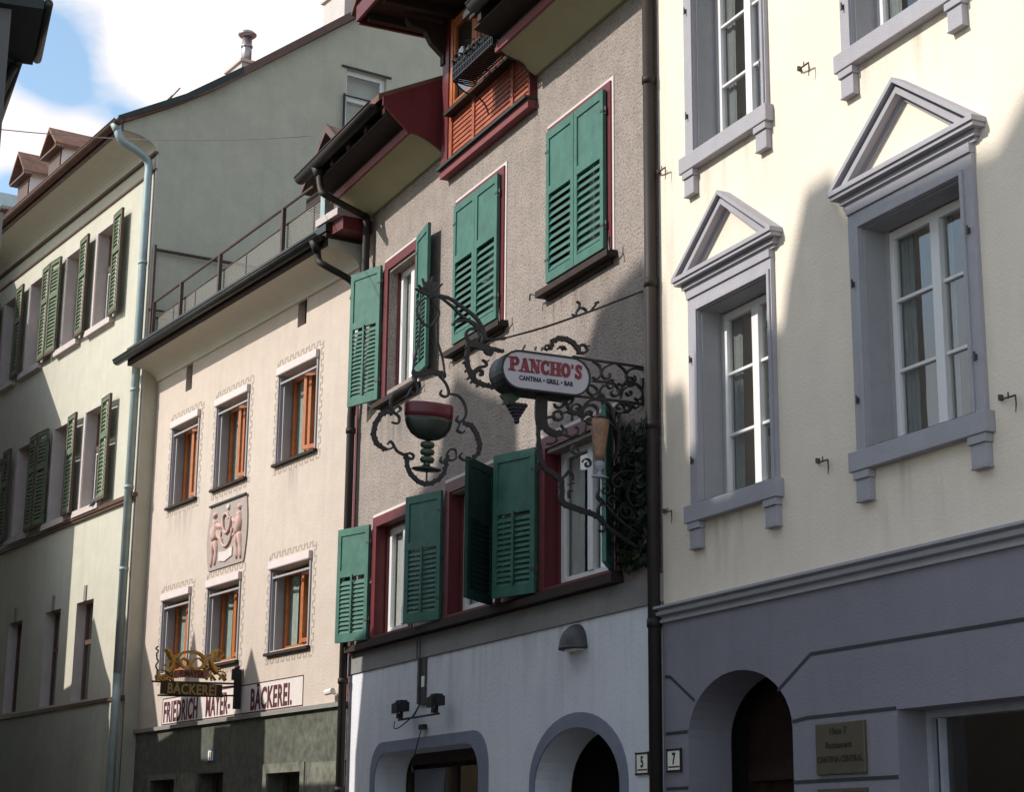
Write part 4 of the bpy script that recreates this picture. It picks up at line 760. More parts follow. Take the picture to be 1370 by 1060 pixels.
mb = MB(); mb.box(-AL, .0, -.04, .0, 3.645, 3.70); mb.box(-AL, .02, -.07, 0, 6.60, 6.66); mb.box(-AL, 0., -.05, 0, 6.56, 6.599); mb.box(-AL, .015, -.03, 0, 11.72, 11.75); mb.box(-AL, .03, -.06, 0, 11.98, 12.02); mb.build('string_course', M['agutter'], FA)
# gable side wall with its window; closed back
gy = [(.0, .05), (9., .05), (9., 12.9), (5.2, 16.6), (.9, 13.27), (.35, 12.9), (-.0, 12.69)]
mb = MB(); loops = [gy, [(3.22, 12.9), (3.98, 12.9), (3.98, 14.25), (3.22, 14.25)]]
flat = [p for l in loops for p in l]; tr = tessellate_polygon([[Vector((p[0], p[1], 0)) for p in l] for l in loops])
mb.add([(0., p[0], p[1]) for p in flat], [tuple(t) for t in tr])
cvp = [(-.03 - .55*(1 - cos(pi/2*k/8)), 12.03 + .22*sin(pi/2*k/8)) for k in range(9)]
mb.prism([(.0, 12.02)] + cvp + [(-.58, 12.36), (.0, 12.69)], -.02, .012, 'x')
mb.box(-.2, -.001, 3.2, 3.22, 12.9, 14.25); mb.box(-.2, -.001, 3.98, 4.0, 12.9, 14.25); mb.box(-.2, -.001, 3.2, 4.0, 14.25, 14.27); mb.box(-.3, -.26, 2.9, 4.2, 12.7, 14.5)
mb.box(-AL, -AL + .1, 0.1, 9., .05, 12.4); mb.box(-AL + .1, -.1, 8.9, 9., .05, 12.4); mb.box(-AL + .1, -.1, 2.4, 2.5, .05, 12.3); mb.box(-AL + .1, -.05, .3, 8.9, 12.1, 12.2)
mb.build('gable_wall', M['gable_plaster'], FA)
mb = MB(); mb.box(-.24, -.2, 3.2, 3.27, 12.9, 14.25)
for q0, q1, za, zb in ((3.22, 3.98, 14.17, 14.25), (3.22, 3.98, 13.70, 13.75), (3.22, 3.98, 12.9, 12.96)): mb.box(-.14, -.08, q0, q1, za, zb)
mb.box(-.14, -.08, 3.90, 3.98, 12.96, 14.17); mb.box(-.14, -.08, 3.22, 3.27, 12.96, 14.17); gw = mb.build('gable_window', M['white'], FA)
mb = MB(); mb.box(-.115, -.11, 3.27, 3.9, 12.96, 14.17); mb.build('pane', M['glass'], gw)
mb = MB(); mb.box(.0, .03, 3.12, 4.06, 14.25, 14.28); mb.tube([(.04, 3.16, 13.74), (.04, 3.9, 13.74)], .014, 6); mb.tube([(.05, 3.165, 13.76), (.05, 3.165, 12.2)], .022, 8); mb.build('window_rail', M['iron'], gw)
# cove and eave
cv = [(0, 12.02)] + [(-.03 - .55*(1 - cos(pi/2*k/8)), 12.03 + .22*sin(pi/2*k/8)) for k in range(9)] + [(-.58, 12.36), (0, 12.36)]
mb = MB(); mb.prism(cv, -AL, -.021, 'x'); mb.build('soffit', M['bsoffit'], FA)
mb = MB(); mb.box(-AL, .02, -.62, -.582, 12.24, 12.36); mb.build('fascia', M['agutter'], FA)
gutter(FA, -AL, .1, -.69, 12.36, M['agutter'], .075)
mb = MB(); rf = [(-.72, 12.36), (-.72, 12.385), (.35, 13.0), (.9, 13.38), (5.2, 16.75), (9.3, 13.05), (9.3, 12.9), (5.2, 16.62), (.9, 13.27), (.35, 12.90), (-.58, 12.362)]
mb.prism(rf, -AL, .10, 'x'); rA = mb.build('roof', M['tile'], FA)
mb = MB(); mb.prism([(.32, 12.90), (.35, 13.02), (.9, 13.41), (5.2, 16.79), (5.2, 16.64), (.9, 13.26)], .101, .13, 'x'); mb.build('verge_board', M['agutter'], rA)
mb = MB(); mb.prism([(-.72, 12.34), (-.72, 12.41), (.35, 13.03), (1.3, 13.735), (1.3, 13.62), (.35, 12.92)], .131, .145, 'x'); mb.build('verge_flashing', M['slate'], rA)
mb = MB(); mb.tube([(-.3, .1, 12.85), (-.12, .35, 13.22)], .012, 5); mb.tube([(-.5, .05, 12.8), (-.3, .3, 13.15)], .012, 5); mb.tube([(-.2, .25, 13.05), (-.55, .25, 13.05)], .01, 5); mb.build('snow_guard', M['rust'], rA)
# chimneys
mb = MB(); mb.box(-1.5, -.9, 1.72, 2.15, 13.6, 14.32); mb.box(-1.54, -.86, 1.68, 2.19, 14.32, 14.37); ch = mb.build('chimney', M['chim'], rA)
mb = MB(); mb.tube([(-1.2, 1.93, 14.35), (-1.2, 1.93, 14.92)], .085, 12); mb.tube([(-1.2, 1.93, 14.74), (-1.2, 1.93, 14.77)], .10, 12); mb.lathe([(.12, 0), (.155, .03), (.16, .05), (.10, .10), (.02, .12)], (-1.2, 1.93, 14.93), 14); mb.build('flue', M['steel'], rA, True)
mb = MB(); mb.box(-1.9, -1.1, 3.7, 4.45, 15.3, 16.32); mb.box(-1.95, -1.05, 3.65, 4.5, 16.32, 16.37); mb.build('chimney', M['chim'], rA)
for (cx, yf, za, hw, rise, kind) in [(-6.78, .6, 14.86, .44, .44, 'dtile'), (-8.62, .6, 14.98, .44, .52, 'dtile'), (-9.95, .6, 14.55, .40, .42, 'zinc')]:
    mb = MB(); mb.prism([(cx - hw + .1, 12.9), (cx + hw - .1, 12.9), (cx + hw - .1, za - rise + .03), (cx, za - .07), (cx - hw + .1, za - rise + .03)], yf, yf + 2.6, 'y'); dm = mb.build('dormer', M['white'], rA)
    mb = MB(); e = .05
    mb.prism([(cx - hw - .02, za - rise), (cx, za), (cx + hw + .02, za - rise), (cx + hw + .02, za - rise - e), (cx, za - e - .02), (cx - hw - .02, za - rise - e)], yf - .18, yf + 2.4, 'y'); mb.build('dormer_roof', M[kind], rA)
    mb = MB(); mb.prism([(cx - hw + .12, 12.95), (cx + hw - .12, 12.95), (cx + hw - .12, za - rise), (cx, za - .1), (cx - hw + .12, za - rise)], yf - .03, yf - .002, 'y'); mb.box(cx - hw - .0, cx + hw + 0., yf - .17, yf - .0, za - rise - e - .04, za - rise - e - .005); mb.build('dormer_front', M['brownframe'], rA)
def a_window(a, b, z0, z1, leaves):
    mb = MB(); fw = .10
    mb.ring([(a - fw, z0 - .0), (b + fw*.5, z0 - .0), (b + fw*.5, z1 + .06), (a - fw, z1 + .06)], [(a + .001, z0 + .001), (b - .001, z0 + .001), (b - .001, z1 - .001), (a + .001, z1 - .001)], -.012, 0)
    mb.box(a + .0, a + .012, 0, .24, z0, z1); mb.box(b - .012, b, 0, .24, z0, z1)
    w = mb.build('window_surround', M['astone'], FA)
    mb = MB(); mb.box(a - .14, b + .07, -.09, 0, z0 - .10, z0 - .003); mb.box(a - .11, b + .04, -.03, 0, z0 - .125, z0 - .101); mb.build('sill', M['astone'], w)
    H = z1 - z0; m_ = (a + b)/2
    mb = MB(); mb.frame(a + .012, b - .012, z0, z1 - .01, .05, .19, .24); mb.box(m_ - .035, m_ + .035, .18, .24, z0 + .05, z1 - .06); mb.box(a + .06, b - .06, .17, .24, z0 + H*.60, z0 + H*.66); mb.build('sash', M['brownframe'], w)
    mb = MB(); mb.frame(a + .07, m_ - .04, z0 + .06, z0 + H*.59, .025, .178, .19); mb.frame(m_ + .04, b - .07, z0 + .06, z0 + H*.59, .025, .178, .19); mb.frame(m_ + .04, b - .07, z0 + H*.67, z1 - .07, .025, .178, .19); mb.build('glazing_bead', M['white'], w)
    mb = MB(); mb.box(a + .06, b - .06, .21, .214, z0 + .05, z1 - .06); mb.build('pane', M['glass'], w)
    for hx, phi, sw in leaves: louvre_shutter(w, hx, phi, z0 - .01, z1 + .03, sw, -.07, 'oldshutter', .38, rod=False, panels=False, pitch=.065, em='oldframe')
    return w
for zz in ((9.72, 11.37), (6.74, 8.34)):
    up = zz[0] > 9
    a_window(*AX[0], *zz, [(-1.47, 4, .45)]); a_window(*AX[1], *zz, [(-2.99, 4, .45)] + ([(-3.95, 177, .44)]))
    a_window(*AX[2], *zz, [(-4.86, 3, .44)]); a_window(*AX[3], *zz, [(-6.30, 3, .44), (-7.3, 177, .44)])
    for q in AX[4:]: a_window(*q, *zz, [(q[1] + .03, 3, .44), (q[0] - .05, 177, .44)])
for a, b in GX:
    mb = MB(); mb.box(a, a + .012, 0, .24, 3.74, 5.26); mb.box(b - .012, b, 0, .24, 3.74, 5.26); w = mb.build('window_reveal', M['astone'], FA)
    mb = MB(); mb.frame(a + .012, b - .012, 3.74, 5.25, .05, .16, .21); mb.box(a + .06, b - .06, .15, .2, 4.62, 4.69); mb.build('sash', M['brownframe'], w)
    mb = MB(); mb.box(a + .06, b - .06, .18, .184, 3.79, 5.2); mb.build('pane', M['glass'], w)
    mb = MB(); mb.box((a + b)/2 - .05, (a + b)/2 + .05, -.02, 0, 5.26, 5.50); mb.build('keystone', M['band'], w)
pa = T['pipeA']
mb = MB(); mb.tube([(-.02, -.69, 12.33), (-.02, -.66, 12.2)], [.09, .055], 10); mb.tube(smooth([(-.02, -.66, 12.25), (-.0, -.60, 12.08), (-.06, -.3, 11.98), (-.10, -.11, 11.86), (-.09, -.10, 11.6)], 4) + [(-.09, -.10, 4.0)], .062, 10)
mb.tube(smooth([(-.09, -.10, 4.02), (-.09, -.1, 3.85), (-.0, -.13, 3.70), (.06, -.16, 3.55), (.06, -.16, 3.3)], 4) + [(.06, -.16, .1)], .062, 10)
for z in (10.2, 8.2, 6.72, 5.5): mb.tube([(-.09, -.1, z), (-.09, -.1, z + .05)], .072, 10)
mb.build('downpipe', M['zinc'], FA, True)
mb = MB(); mb.box(-.012, .004, -.016, .004, 3.7, 12.0); mb.build('corner_bead', M['astone'], FA)

# ================================================================== terrace railing (stands on the bakery)
rl = Local('terrace_railing', FB, (.45, -.17, 8.61)); rl.b = (0, 0, 8.76)
def rz(x): return 9.72 + (x + .4)*.025
tag(rl.e, 'rusty iron railing with wire mesh panels along the edge of the bakery roof terrace', 'railing')
for x in (-.35, .74, 2.16, 4.23, 6.0):
    m = rl.mb(); m.box(x - .025, x + .025, -.025, .025, 8.76, rz(x)); m.build('post', M['rust'], rl.e)
m = rl.mb(); m.tube([(-.42, 0, rz(-.42)), (6.1, 0, rz(6.1))], .02, 6); m.build('rail', M['rust'], rl.e)
m = rl.mb(); m.tube([(-.36, .06, 9.49), (6.0, .06, 9.68)], .013, 6)
for x in (.32, 1.15, 2.94, 4.08, 5.03): m.tube([(x, .06, 8.8), (x, .06, 9.5 + (x + .3)*.03)], .012, 6)
m.build('mesh_frame', M['rust'], rl.e)
m = rl.mb(); m.prism([(-.35, 8.8), (6.0, 8.8), (6.0, 9.67), (-.35, 9.48)], .058, .061); m.build('mesh_panel', M['wiremesh'], rl.e)
m = rl.mb(); m.tube([(-.38, -.03, 10.57), (-.38, 2.8, 10.59)], .026, 6); m.tube([(-.38, -.03, 8.86), (-.38, -.03, 10.64)], .03, 6)
m.tube([(-.38, -.08, 9.61), (-.38, 1.8, 9.65)], .016, 6); m.tube([(-.38, -.03, 9.49), (-.38, 1.8, 9.51)], .013, 6); m.build('side_rail', M['rust'], rl.e)

# ================================================================== hanging signs
US = 6.85
br = Local('wrought_iron_bracket', FC, (US, 0, 4.6))
tag(br.e, 'big black wrought iron scroll bracket standing out from the wall beside the brown downpipe', 'sign bracket')
def scrolls(loc, data, name, m, t=.022, k=1., wmin=.012):
    mb = loc.mb()
    for i, (w, p) in enumerate(data):
        mb.ribbon(p, max(wmin, w*k), t + .0006*(i % 7), US_)
        if w*k > .024 and name != 'pretzel':
            P = smooth(p); n = len(P)
            for j in range(1, n - 1, 2):
                d = Vector((P[j + 1][0] - P[j - 1][0], P[j + 1][1] - P[j - 1][1]))
                if d.length < 1e-4: continue
                d.normalize(); q = Vector((-d[1], d[0])) * (1 if j % 4 == 1 else -1); c = Vector(P[j]) + q*w*k*.28; e = min(.016, w*k*.42)
                mb.prism([tuple(c - d*e*.8), tuple(c - d*e*.5 + q*e*.7), tuple(c + q*e*1.1 + d*e*.1), tuple(c + q*e*.7 + d*e*.7), tuple(c + d*e*.9)], US_ - t*.4, US_ + t*.4, 'x')
    return mb.build(name, M[m], loc.e)
US_ = US
scrolls(br, T['bracket'], 'scrollwork', 'iron', .025, 1.15, .016)
def spiral(c, r0, a0, turns, sgn=1, n=22): return [(c[0] + r0*(1 - .82*k/n)*cos(a0 + sgn*2*pi*turns*k/n), c[1] + r0*(1 - .82*k/n)*sin(a0 + sgn*2*pi*turns*k/n)) for k in range(n + 1)]
mb = br.mb(); i = 0
for c, r0, a0, tn, sg in [((-.14, 4.86), .085, 2.2, 1.3, 1), ((-.12, 4.68), .075, 3.9, 1.4, -1), ((-.24, 4.50), .07, 1.2, 1.3, 1), ((-.12, 4.46), .06, 2.8, 1.2, -1), ((-.16, 4.26), .075, 1.7, 1.4, 1), ((-.30, 4.33), .05, .4, 1.2, 1), ((-.10, 4.10), .055, 2.4, 1.3, -1), ((-.36, 4.42), .05, 1.9, 1.2, -1), ((-.62, 4.72), .05, 1.1, 1.2, 1), ((-.52, 4.62), .045, 3.0, 1.2, -1),
                          ((-.62, 5.05), .06, .5, 1.3, 1), ((-.50, 4.98), .05, 2.1, 1.3, -1), ((-.30, 5.30), .05, .9, 1.2, 1), ((-.12, 5.34), .05, 2.5, 1.3, -1), ((-.22, 5.12), .055, 4.0, 1.3, 1), ((-.08, 5.16), .04, 1.0, 1.2, -1), ((-.40, 5.18), .045, 5.0, 1.2, 1)]:
    mb.ribbon(spiral(c, r0, a0, tn, sg), .014, .019 + .0007*i, US); i += 1
mb.ribbon([(-.02, 5.02), (-.10, 4.80), (-.06, 4.62), (-.16, 4.40), (-.04, 4.20), (-.02, 4.02)], .018, .033, US)
mb.ribbon([(-.30, 4.50), (-.22, 4.58), (-.05, 4.60)], .014, .034, US); mb.ribbon([(-.42, 4.36), (-.25, 4.20), (-.04, 4.06)], .02, .035, US)
mb.build('fine_scrollwork', M['iron'], br.e)
mb = br.mb(); 
for z in (5.2, 5.35, 4.4): mb.box(US - .02, US + .02, -.02, 0, z - .04, z + .04)
mb.build('wall_plate', M['iron'], br.e)
# grapes and vine leaf under the light box
mb = br.mb(); gc = (-1.14, 5.03)
for r in range(6):
    k = max(1, 5 - r)
    for j in range(k):
        for sx_ in (-.03, .03):
            mb.lathe([(.001, -.022), (.018, -.012), (.023, 0), (.018, .012), (.001, .022)], (US + sx_*(1 - r/6), gc[0] - .01 + (j - (k - 1)/2)*.03, gc[1] - .0 - r*.026), 8)
mb.build('grape_cluster', M['grapem'], br.e, True)
mb = br.mb(); mb.prism([(-1.30, 5.10), (-1.27, 5.06), (-1.28, 5.02), (-1.23, 5.03), (-1.19, 5.0), (-1.18, 5.05), (-1.13, 5.09), (-1.2, 5.13)], US - .012, US + .012, 'x'); mb.build('vine_leaf', M['stemg'], br.e)
# beer glass ornament
mb = br.mb(); mb.lathe([(.04, 0), (.052, .06), (.062, .14), (.078, .24), (.088, .31), (.084, .34)], (US, -.405, 4.66), 18, .5, 1.); gb = mb.build('glass_bowl', M['amber'], br.e, True)
mb = br.mb(); mb.lathe([(.075, -.0), (.08, .008), (.02, .03), (.015, .06), (.045, .08), (.05, .12), (.035, .13), (.028, .145)], (US, -.405, 4.515), 18, .5, 1.); mb.build('glass_stem', M['greyen'], br.e, True)
# light box
lb = Local('lightbox_sign', FC, (US, -.92, 5.12))
tag(lb.e, "oval white light box reading PANCHO'S in red, held in the wrought iron bracket", 'sign')
def capsule(y0, y1, z0, z1, n=12):
    r = (z1 - z0)/2; zc = (z0 + z1)/2; return [(y1 - r + r*cos(-pi/2 + pi*k/n), zc + r*sin(-pi/2 + pi*k/n)) for k in range(n + 1)] + [(y0 + r + r*cos(pi/2 + pi*k/n), zc + r*sin(pi/2 + pi*k/n)) for k in range(n + 1)]
cap = capsule(-1.34, -.545, 5.135, 5.46); capi = capsule(-1.325, -.56, 5.15, 5.445)
mb = lb.mb(); mb.prism(cap, US - .13, US + .10, 'x'); mb.build('housing', M['black'], lb.e)
mb = lb.mb(); mb.prism(capi, US + .10, US + .112, 'x'); fc = mb.build('sign_face', M['acryl'], lb.e)
mb = lb.mb(); mb.ring(cap, capi, US + .10, US + .12, 'x'); mb.build('rim', M['black'], lb.e)
# heavy slab-serif letters
mb = lb.mb(); xs = US + .1122; xe = US + .1165; H = .115; z0 = 5.283
def bar(pts, t):
    for (a, b) in zip(pts, pts[1:]):
        d = Vector((b[0] - a[0], b[1] - a[1])); L_ = d.length
        if L_ < 1e-6: continue
        d /= L_; n_ = Vector((-d[1], d[0]))*t/2; e = d*t*.08
        mb.prism([(a[0] - n_[0] - e[0], a[1] - n_[1] - e[1]), (b[0] - n_[0] + e[0], b[1] - n_[1] + e[1]), (b[0] + n_[0] + e[0], b[1] + n_[1] + e[1]), (a[0] + n_[0] - e[0], a[1] + n_[1] - e[1])], xs, xe, 'x')
def letter(c, y, w):
    T1, T2 = .034, .013; A = lambda u, v: (y + u*w, z0 + v*H)
    def serif(u, v, L_=.055): bar([(y + u*w - L_/2, z0 + v*H), (y + u*w + L_/2, z0 + v*H)], T2)
    def arc(cu, cv, ru, rv, a0, a1, t): bar([A(cu + ru*cos(R(a0 + (a1 - a0)*k/10)), cv + rv*sin(R(a0 + (a1 - a0)*k/10))) for k in range(11)], t)
    if c == 'P': bar([A(.28, .03), A(.28, .97)], T1); serif(.28, .05, .065); serif(.22, .95, .06); bar([A(.28, .94), A(.6, .94)], T2); bar([A(.28, .48), A(.6, .48)], T2); arc(.58, .71, .28, .23, 90, -90, T1*.8)
    if c == 'A': bar([A(.18, .03), A(.5, .97)], T2*1.1); bar([A(.5, .97), A(.8, .03)], T1); bar([A(.3, .32), A(.7, .32)], T2); serif(.16, .05, .05); serif(.82, .05, .065)
    if c == 'N': bar([A(.2, .03), A(.2, .97)], T2*1.1); bar([A(.2, .95), A(.8, .05)], T1); bar([A(.82, .03), A(.82, .97)], T2*1.1); serif(.2, .05, .05); serif(.16, .95, .05); serif(.84, .95, .05)
    if c == 'C': arc(.55, .5, .36, .42, 50, 310, T1*.85); bar([A(.84, .97), A(.84, .62)], T2*1.1); bar([A(.84, .36), A(.84, .1)], T2)
    if c == 'H':
        for u in (.24, .78):
            bar([A(u, .03), A(u, .97)], T1); serif(u, .05, .058); serif(u, .95, .058)
        bar([A(.24, .5), A(.78, .5)], T2*1.2)
    if c == 'O': arc(.5, .5, .35, .42, 0, 360, T1*.85)
    if c == "'": bar([A(.5, .97), A(.45, .68)], T1*.6)
    if c == 'S': bar([A(.80, .76), A(.66, .93), A(.42, .93), A(.26, .76), A(.38, .58), A(.66, .46), A(.78, .26), A(.60, .07), A(.34, .07), A(.2, .24)], T1*.75); bar([A(.84, .97), A(.84, .66)], T2); bar([A(.16, .03), A(.16, .34)], T2)
cur = -1.272
for c, w in zip("PANCHO'S", (.088, .092, .094, .084, .100, .086, .034, .074)): letter(c, cur, w); cur += w
mb.build('red_lettering', M['pred'], fc)
mb = lb.mb(); mb.text('CANTINA • GRILL • BAR', .052, US + .114, -.945, 5.215, .003, .0022, .80, 'CENTER', 'x', space=1.08); mb.build('small_lettering', M['navy'], fc)

# goblet sign hanging from the bracket's tip
gs = Local('goblet_sign', FC, (US, -1.91, 4.35))
tag(gs.e, 'hanging inn sign of a red and dark green wine goblet inside a leafy iron frame', 'sign')
scrolls(gs, T['goblet'], 'iron_frame', 'iron', .02, 1.15, .012)
gy0 = -1.905
mb = gs.mb(); mb.lathe([(.1985, .178), (.203, .22), (.205, .27), (.203, .29), (.192, .292), (.188, .28)], (US, gy0, 4.665), 28, .45, 1.); mb.build('goblet_wine_band', M['wine'], gs.e, True)
mb = gs.mb(); mb.lathe([(.02, 0), (.09, .015), (.145, .05), (.18, .10), (.196, .15), (.199, .18)], (US, gy0, 4.665), 28, .45, 1.); mb.build('goblet_bowl', M['enamel'], gs.e, True)
mb = gs.mb()
for zc in (4.632, 4.575, 4.515): mb.lathe([(.012, -.032), (.05, -.022), (.062, 0), (.05, .022), (.012, .032)], (US, gy0 - .005, zc), 16, .6, 1.)
mb.lathe([(.02, 0), (.03, .02), (.012, .06)], (US, gy0 - .01, 4.455), 14); mb.build('goblet_stem', M['stemg'], gs.e, True)
mb = gs.mb(); mb.lathe([(.10, -.022), (.122, -.01), (.122, -.002), (.06, .012), (.02, .025)], (US, gy0 - .01, 4.447), 20, .5, 1.); mb.build('goblet_foot', M['enamel'], gs.e, True)

# gilded guild sign of the bakery
UB = 3.62; US_ = UB
gd = Local('gilded_guild_sign', FB, (UB, -.5, 3.42))
tag(gd.e, 'gilded bakery sign with two lions, a pretzel and gold letters BÄCKEREI on a bracket', 'sign')
mb = gd.mb(); mb.box(UB - .018, UB + .018, -1.085, -.272, 3.437, 3.592); bd = mb.build('name_board', M['signbrown'], gd.e)
mb = gd.mb(); mb.text('BÄCKEREI', .178, UB + .020, -.678, 3.452, .006, .004, .80, 'CENTER', 'x', space=1.06); mb.build('gold_lettering', M['goldflat'], bd)
mb = gd.mb(); mb.prism([(-.905, 3.64), (-.82, 3.655), (-.68, 3.66), (-.47, 3.655), (-.455, 3.76), (-.68, 3.765), (-.83, 3.75), (-.92, 3.735)], UB - .012, UB + .012, 'x'); rb = mb.build('ribbon', M['signred'], gd.e)
mb = gd.mb(); mb.text('F.MAYER', .098, UB + .014, -.685, 3.675, .004, .0025, .85, 'CENTER', 'x'); mb.build('ribbon_lettering', M['signbrown'], rb)
scrolls(gd, T['gpretz'], 'pretzel', 'gold', .05, 1.1, .02); 
def tubes(loc, data, name, m, x, k=1.):
    mb = loc.mb()
    for w, p in data: mb.tube([(x, q[0], q[1]) for q in smooth(p, 3)], max(.01, w*.5*k), 7)
    return mb.build(name, M[m], loc.e, True)
tubes(gd, T['glion'][:7], 'lion', 'gold', UB, .95); tubes(gd, T['glion'][7:14], 'lion', 'gold', UB + .004, .95); tubes(gd, T['glion'][14:], 'acanthus_leaves', 'gold', UB, 1.2)
tubes(gd, T['gvine'], 'vine_tendril', 'stemg', UB, 1.2)
mb = gd.mb()
for (a, b) in T['gbars']: mb.tube([(UB, a[0], a[1]), (UB, b[0], b[1])], .013, 6)
mb.box(UB - .03, UB + .03, -.10, -.02, 3.30, 3.80); mb.box(UB - .02, UB + .02, -.14, -.10, 3.66, 3.80); mb.tube([(UB, -.06, 3.80), (UB, -.09, 3.83)], .04, 6); mb.build('bracket', M['iron'], gd.e)

# ================================================================== small fittings
pl = Local('number_plate', FC, (6.84, -.02, 2.18)); tag(pl.e, 'enamel house number plate reading 5 on white wall left of the downpipe', 'number plate', 'house number plates')
def nplate(loc, x0, x1, z0, z1, y, txt, base='plate', tm='navy', frm='iron', size=.12, strip=True):
    m = loc.mb(); m.box(x0, x1, y - .012, y, z0, z1); p_ = m.build('plate', M[base], loc.e, bevel=.003)
    m = loc.mb(); m.frame(x0 - .006, x1 + .006, z0 - .006, z1 + .006, .014, y - .016, y - .0)
    for sx_ in (x0, x1):
        for sz in (z0, z1): m.lathe([(.001, -.012), (.014, 0), (.001, .012)], (sx_, y - .012, sz), 8)
    m.build('frame', M[frm], loc.e)
    m = loc.mb(); m.text(txt, size, (x0 + x1)/2, y - .0145, z0 + (.052 if strip else .02), .003, .003, .8, 'CENTER'); m.build('numeral', M[tm], loc.e)
    if strip: m = loc.mb(); m.box(x0 + .02, x1 - .02, y - .0135, y - .012, z0 + .025, z0 + .037); m.build('name_strip', M['red'], loc.e)
nplate(pl, 6.73, 6.925, 2.185, 2.345, -.014, '5')
pl = Local('number_plate', FD, (.19, -.02, 2.18)); tag(pl.e, 'enamel house number plate reading 7 beside the blue grey arched doorway', 'number plate', 'house number plates')
nplate(pl, .085, .29, 2.19, 2.35, -.022, '7')
pl = Local('number_plate', FB, (2.79, -.02, 2.68)); tag(pl.e, 'pale blue and white house number plate reading 11 on the dark marble', 'number plate', 'house number plates')
nplate(pl, 2.70, 2.89, 2.685, 2.825, -.022, '11', 'plate', 'navy', 'bluepl', .13, False)
pq = Local('brass_plaque', FD, (2.38, -.02, 2.09)); tag(pq.e, 'square brass plaque with three engraved lines between arch and shop window', 'plaque')
m = pq.mb(); m.box(2.105, 2.655, -.045, -.02, 2.095, 2.43); m.build('plate', M['brass'], pq.e, bevel=.006)
m = pq.mb(); m.text('Haus 7', .062, 2.37, -.0465, 2.355, .003, .001, 1.1, 'CENTER'); m.text('Restaurant', .058, 2.37, -.0465, 2.265, .003, .0015, 1.15, 'CENTER'); m.text('CANTINA CENTRAL', .056, 2.38, -.0465, 2.175, .003, .001, 1.0, 'CENTER'); m.build('engraving', M['brasstext'], pq.e)
pq = Local('brass_plaque', FD, (2.38, -.02, 1.7)); tag(pq.e, 'lower brass plaque cut by the bottom edge, under the square one', 'plaque')
m = pq.mb(); m.box(2.105, 2.65, -.04, -.02, 1.70, 2.005); m.frame(2.12, 2.635, 1.715, 1.99, .008, -.043, -.04); m.build('plate', M['brass'], pq.e, bevel=.006)
# wall lamp: half dome hood
wl = Local('wall_lamp', FC, (5.62, -.01, 3.2)); tag(wl.e, 'dark grey half dome wall lamp high on the white ground floor wall', 'lamp')
m = wl.mb(); n = 14; v = []; f = []
for i in range(n//2 + 1):
    for k in range(n + 1):
        a = pi*k/n; b = pi/2*i/(n//2); v.append((5.70 + .175*cos(a)*cos(b), -.014 - .16*sin(a)*cos(b), 3.28 + .20*sin(b)))
for i in range(n//2):
    for k in range(n): f.append((i*(n + 1) + k, i*(n + 1) + k + 1, (i + 1)*(n + 1) + k + 1, (i + 1)*(n + 1) + k))
m.add(v, f); m.prism([(5.70 + .18*cos(pi*k/n), -.014 - .165*sin(pi*k/n)) for k in range(n + 1)], 3.26, 3.285, 'z'); m.build('hood', M['lampg'], wl.e, True)
m = wl.mb(); m.prism([(5.70 + .12*cos(pi*k/n), -.016 - .11*sin(pi*k/n)) for k in range(n + 1)], 3.25, 3.2595, 'z'); m.build('diffuser', M['plate'], wl.e)
# twin floodlight fitting under a cable duct
fl = Local('twin_floodlight', FC, (2.2, -.02, 2.9)); tag(fl.e, 'pair of small black floodlights on a bar below a grey cable duct', 'floodlight')
m = fl.mb(); m.box(2.17, 2.215, -.055, -.012, 3.03, 3.50); m.box(2.235, 2.335, -.035, -.012, 3.02, 3.50); m.tube([(2.14, -.05, 3.5), (2.14, -.05, 3.78)], .008, 5); m.tube([(2.22, -.05, 3.5), (2.22, -.05, 3.78)], .008, 5); m.build('cable_duct', M['lampg'], fl.e)
m = fl.mb(); m.box(2.25, 2.32, -.04, -.035, 3.20, 3.31); m.build('sticker', M['plate'], fl.e)
m = fl.mb(); m.tube([(2.25, -.05, 3.03), (2.3, -.14, 2.90)], .01, 6); m.tube([(1.92, -.15, 2.885), (2.99, -.15, 2.885)], .012, 6)
m.tube(smooth([(2.25, -.06, 3.0), (2.15, -.1, 2.9), (1.95, -.15, 2.81), (1.80, -.15, 2.81), (1.82, -.15, 2.88)]), .006, 5); m.tube(smooth([(2.3, -.05, 2.78), (2.26, -.08, 2.6), (2.2, -.1, 2.42), (2.28, -.12, 2.34)]), .006, 5); m.box(2.27, 2.4, -.07, -.03, 2.77, 2.82); m.build('arm', M['black'], fl.e)
for x in (2.00, 2.93):
    m = fl.mb(); m.box(x - .09, x + .09, -.20, -.10, 2.965, 3.06); m.box(x - .07, x + .07, -.235, -.20, 2.945, 3.045); m.box(x - .02, x + .02, -.16, -.14, 2.88, 2.966)
    for k in range(4): m.box(x - .07 + k*.04, x - .06 + k*.04, -.19, -.11, 3.06, 3.08)
    m.box(x - .10, x - .03, -.17, -.12, 2.90, 2.95)
    m.build('lamp_head', M['black'], fl.e)
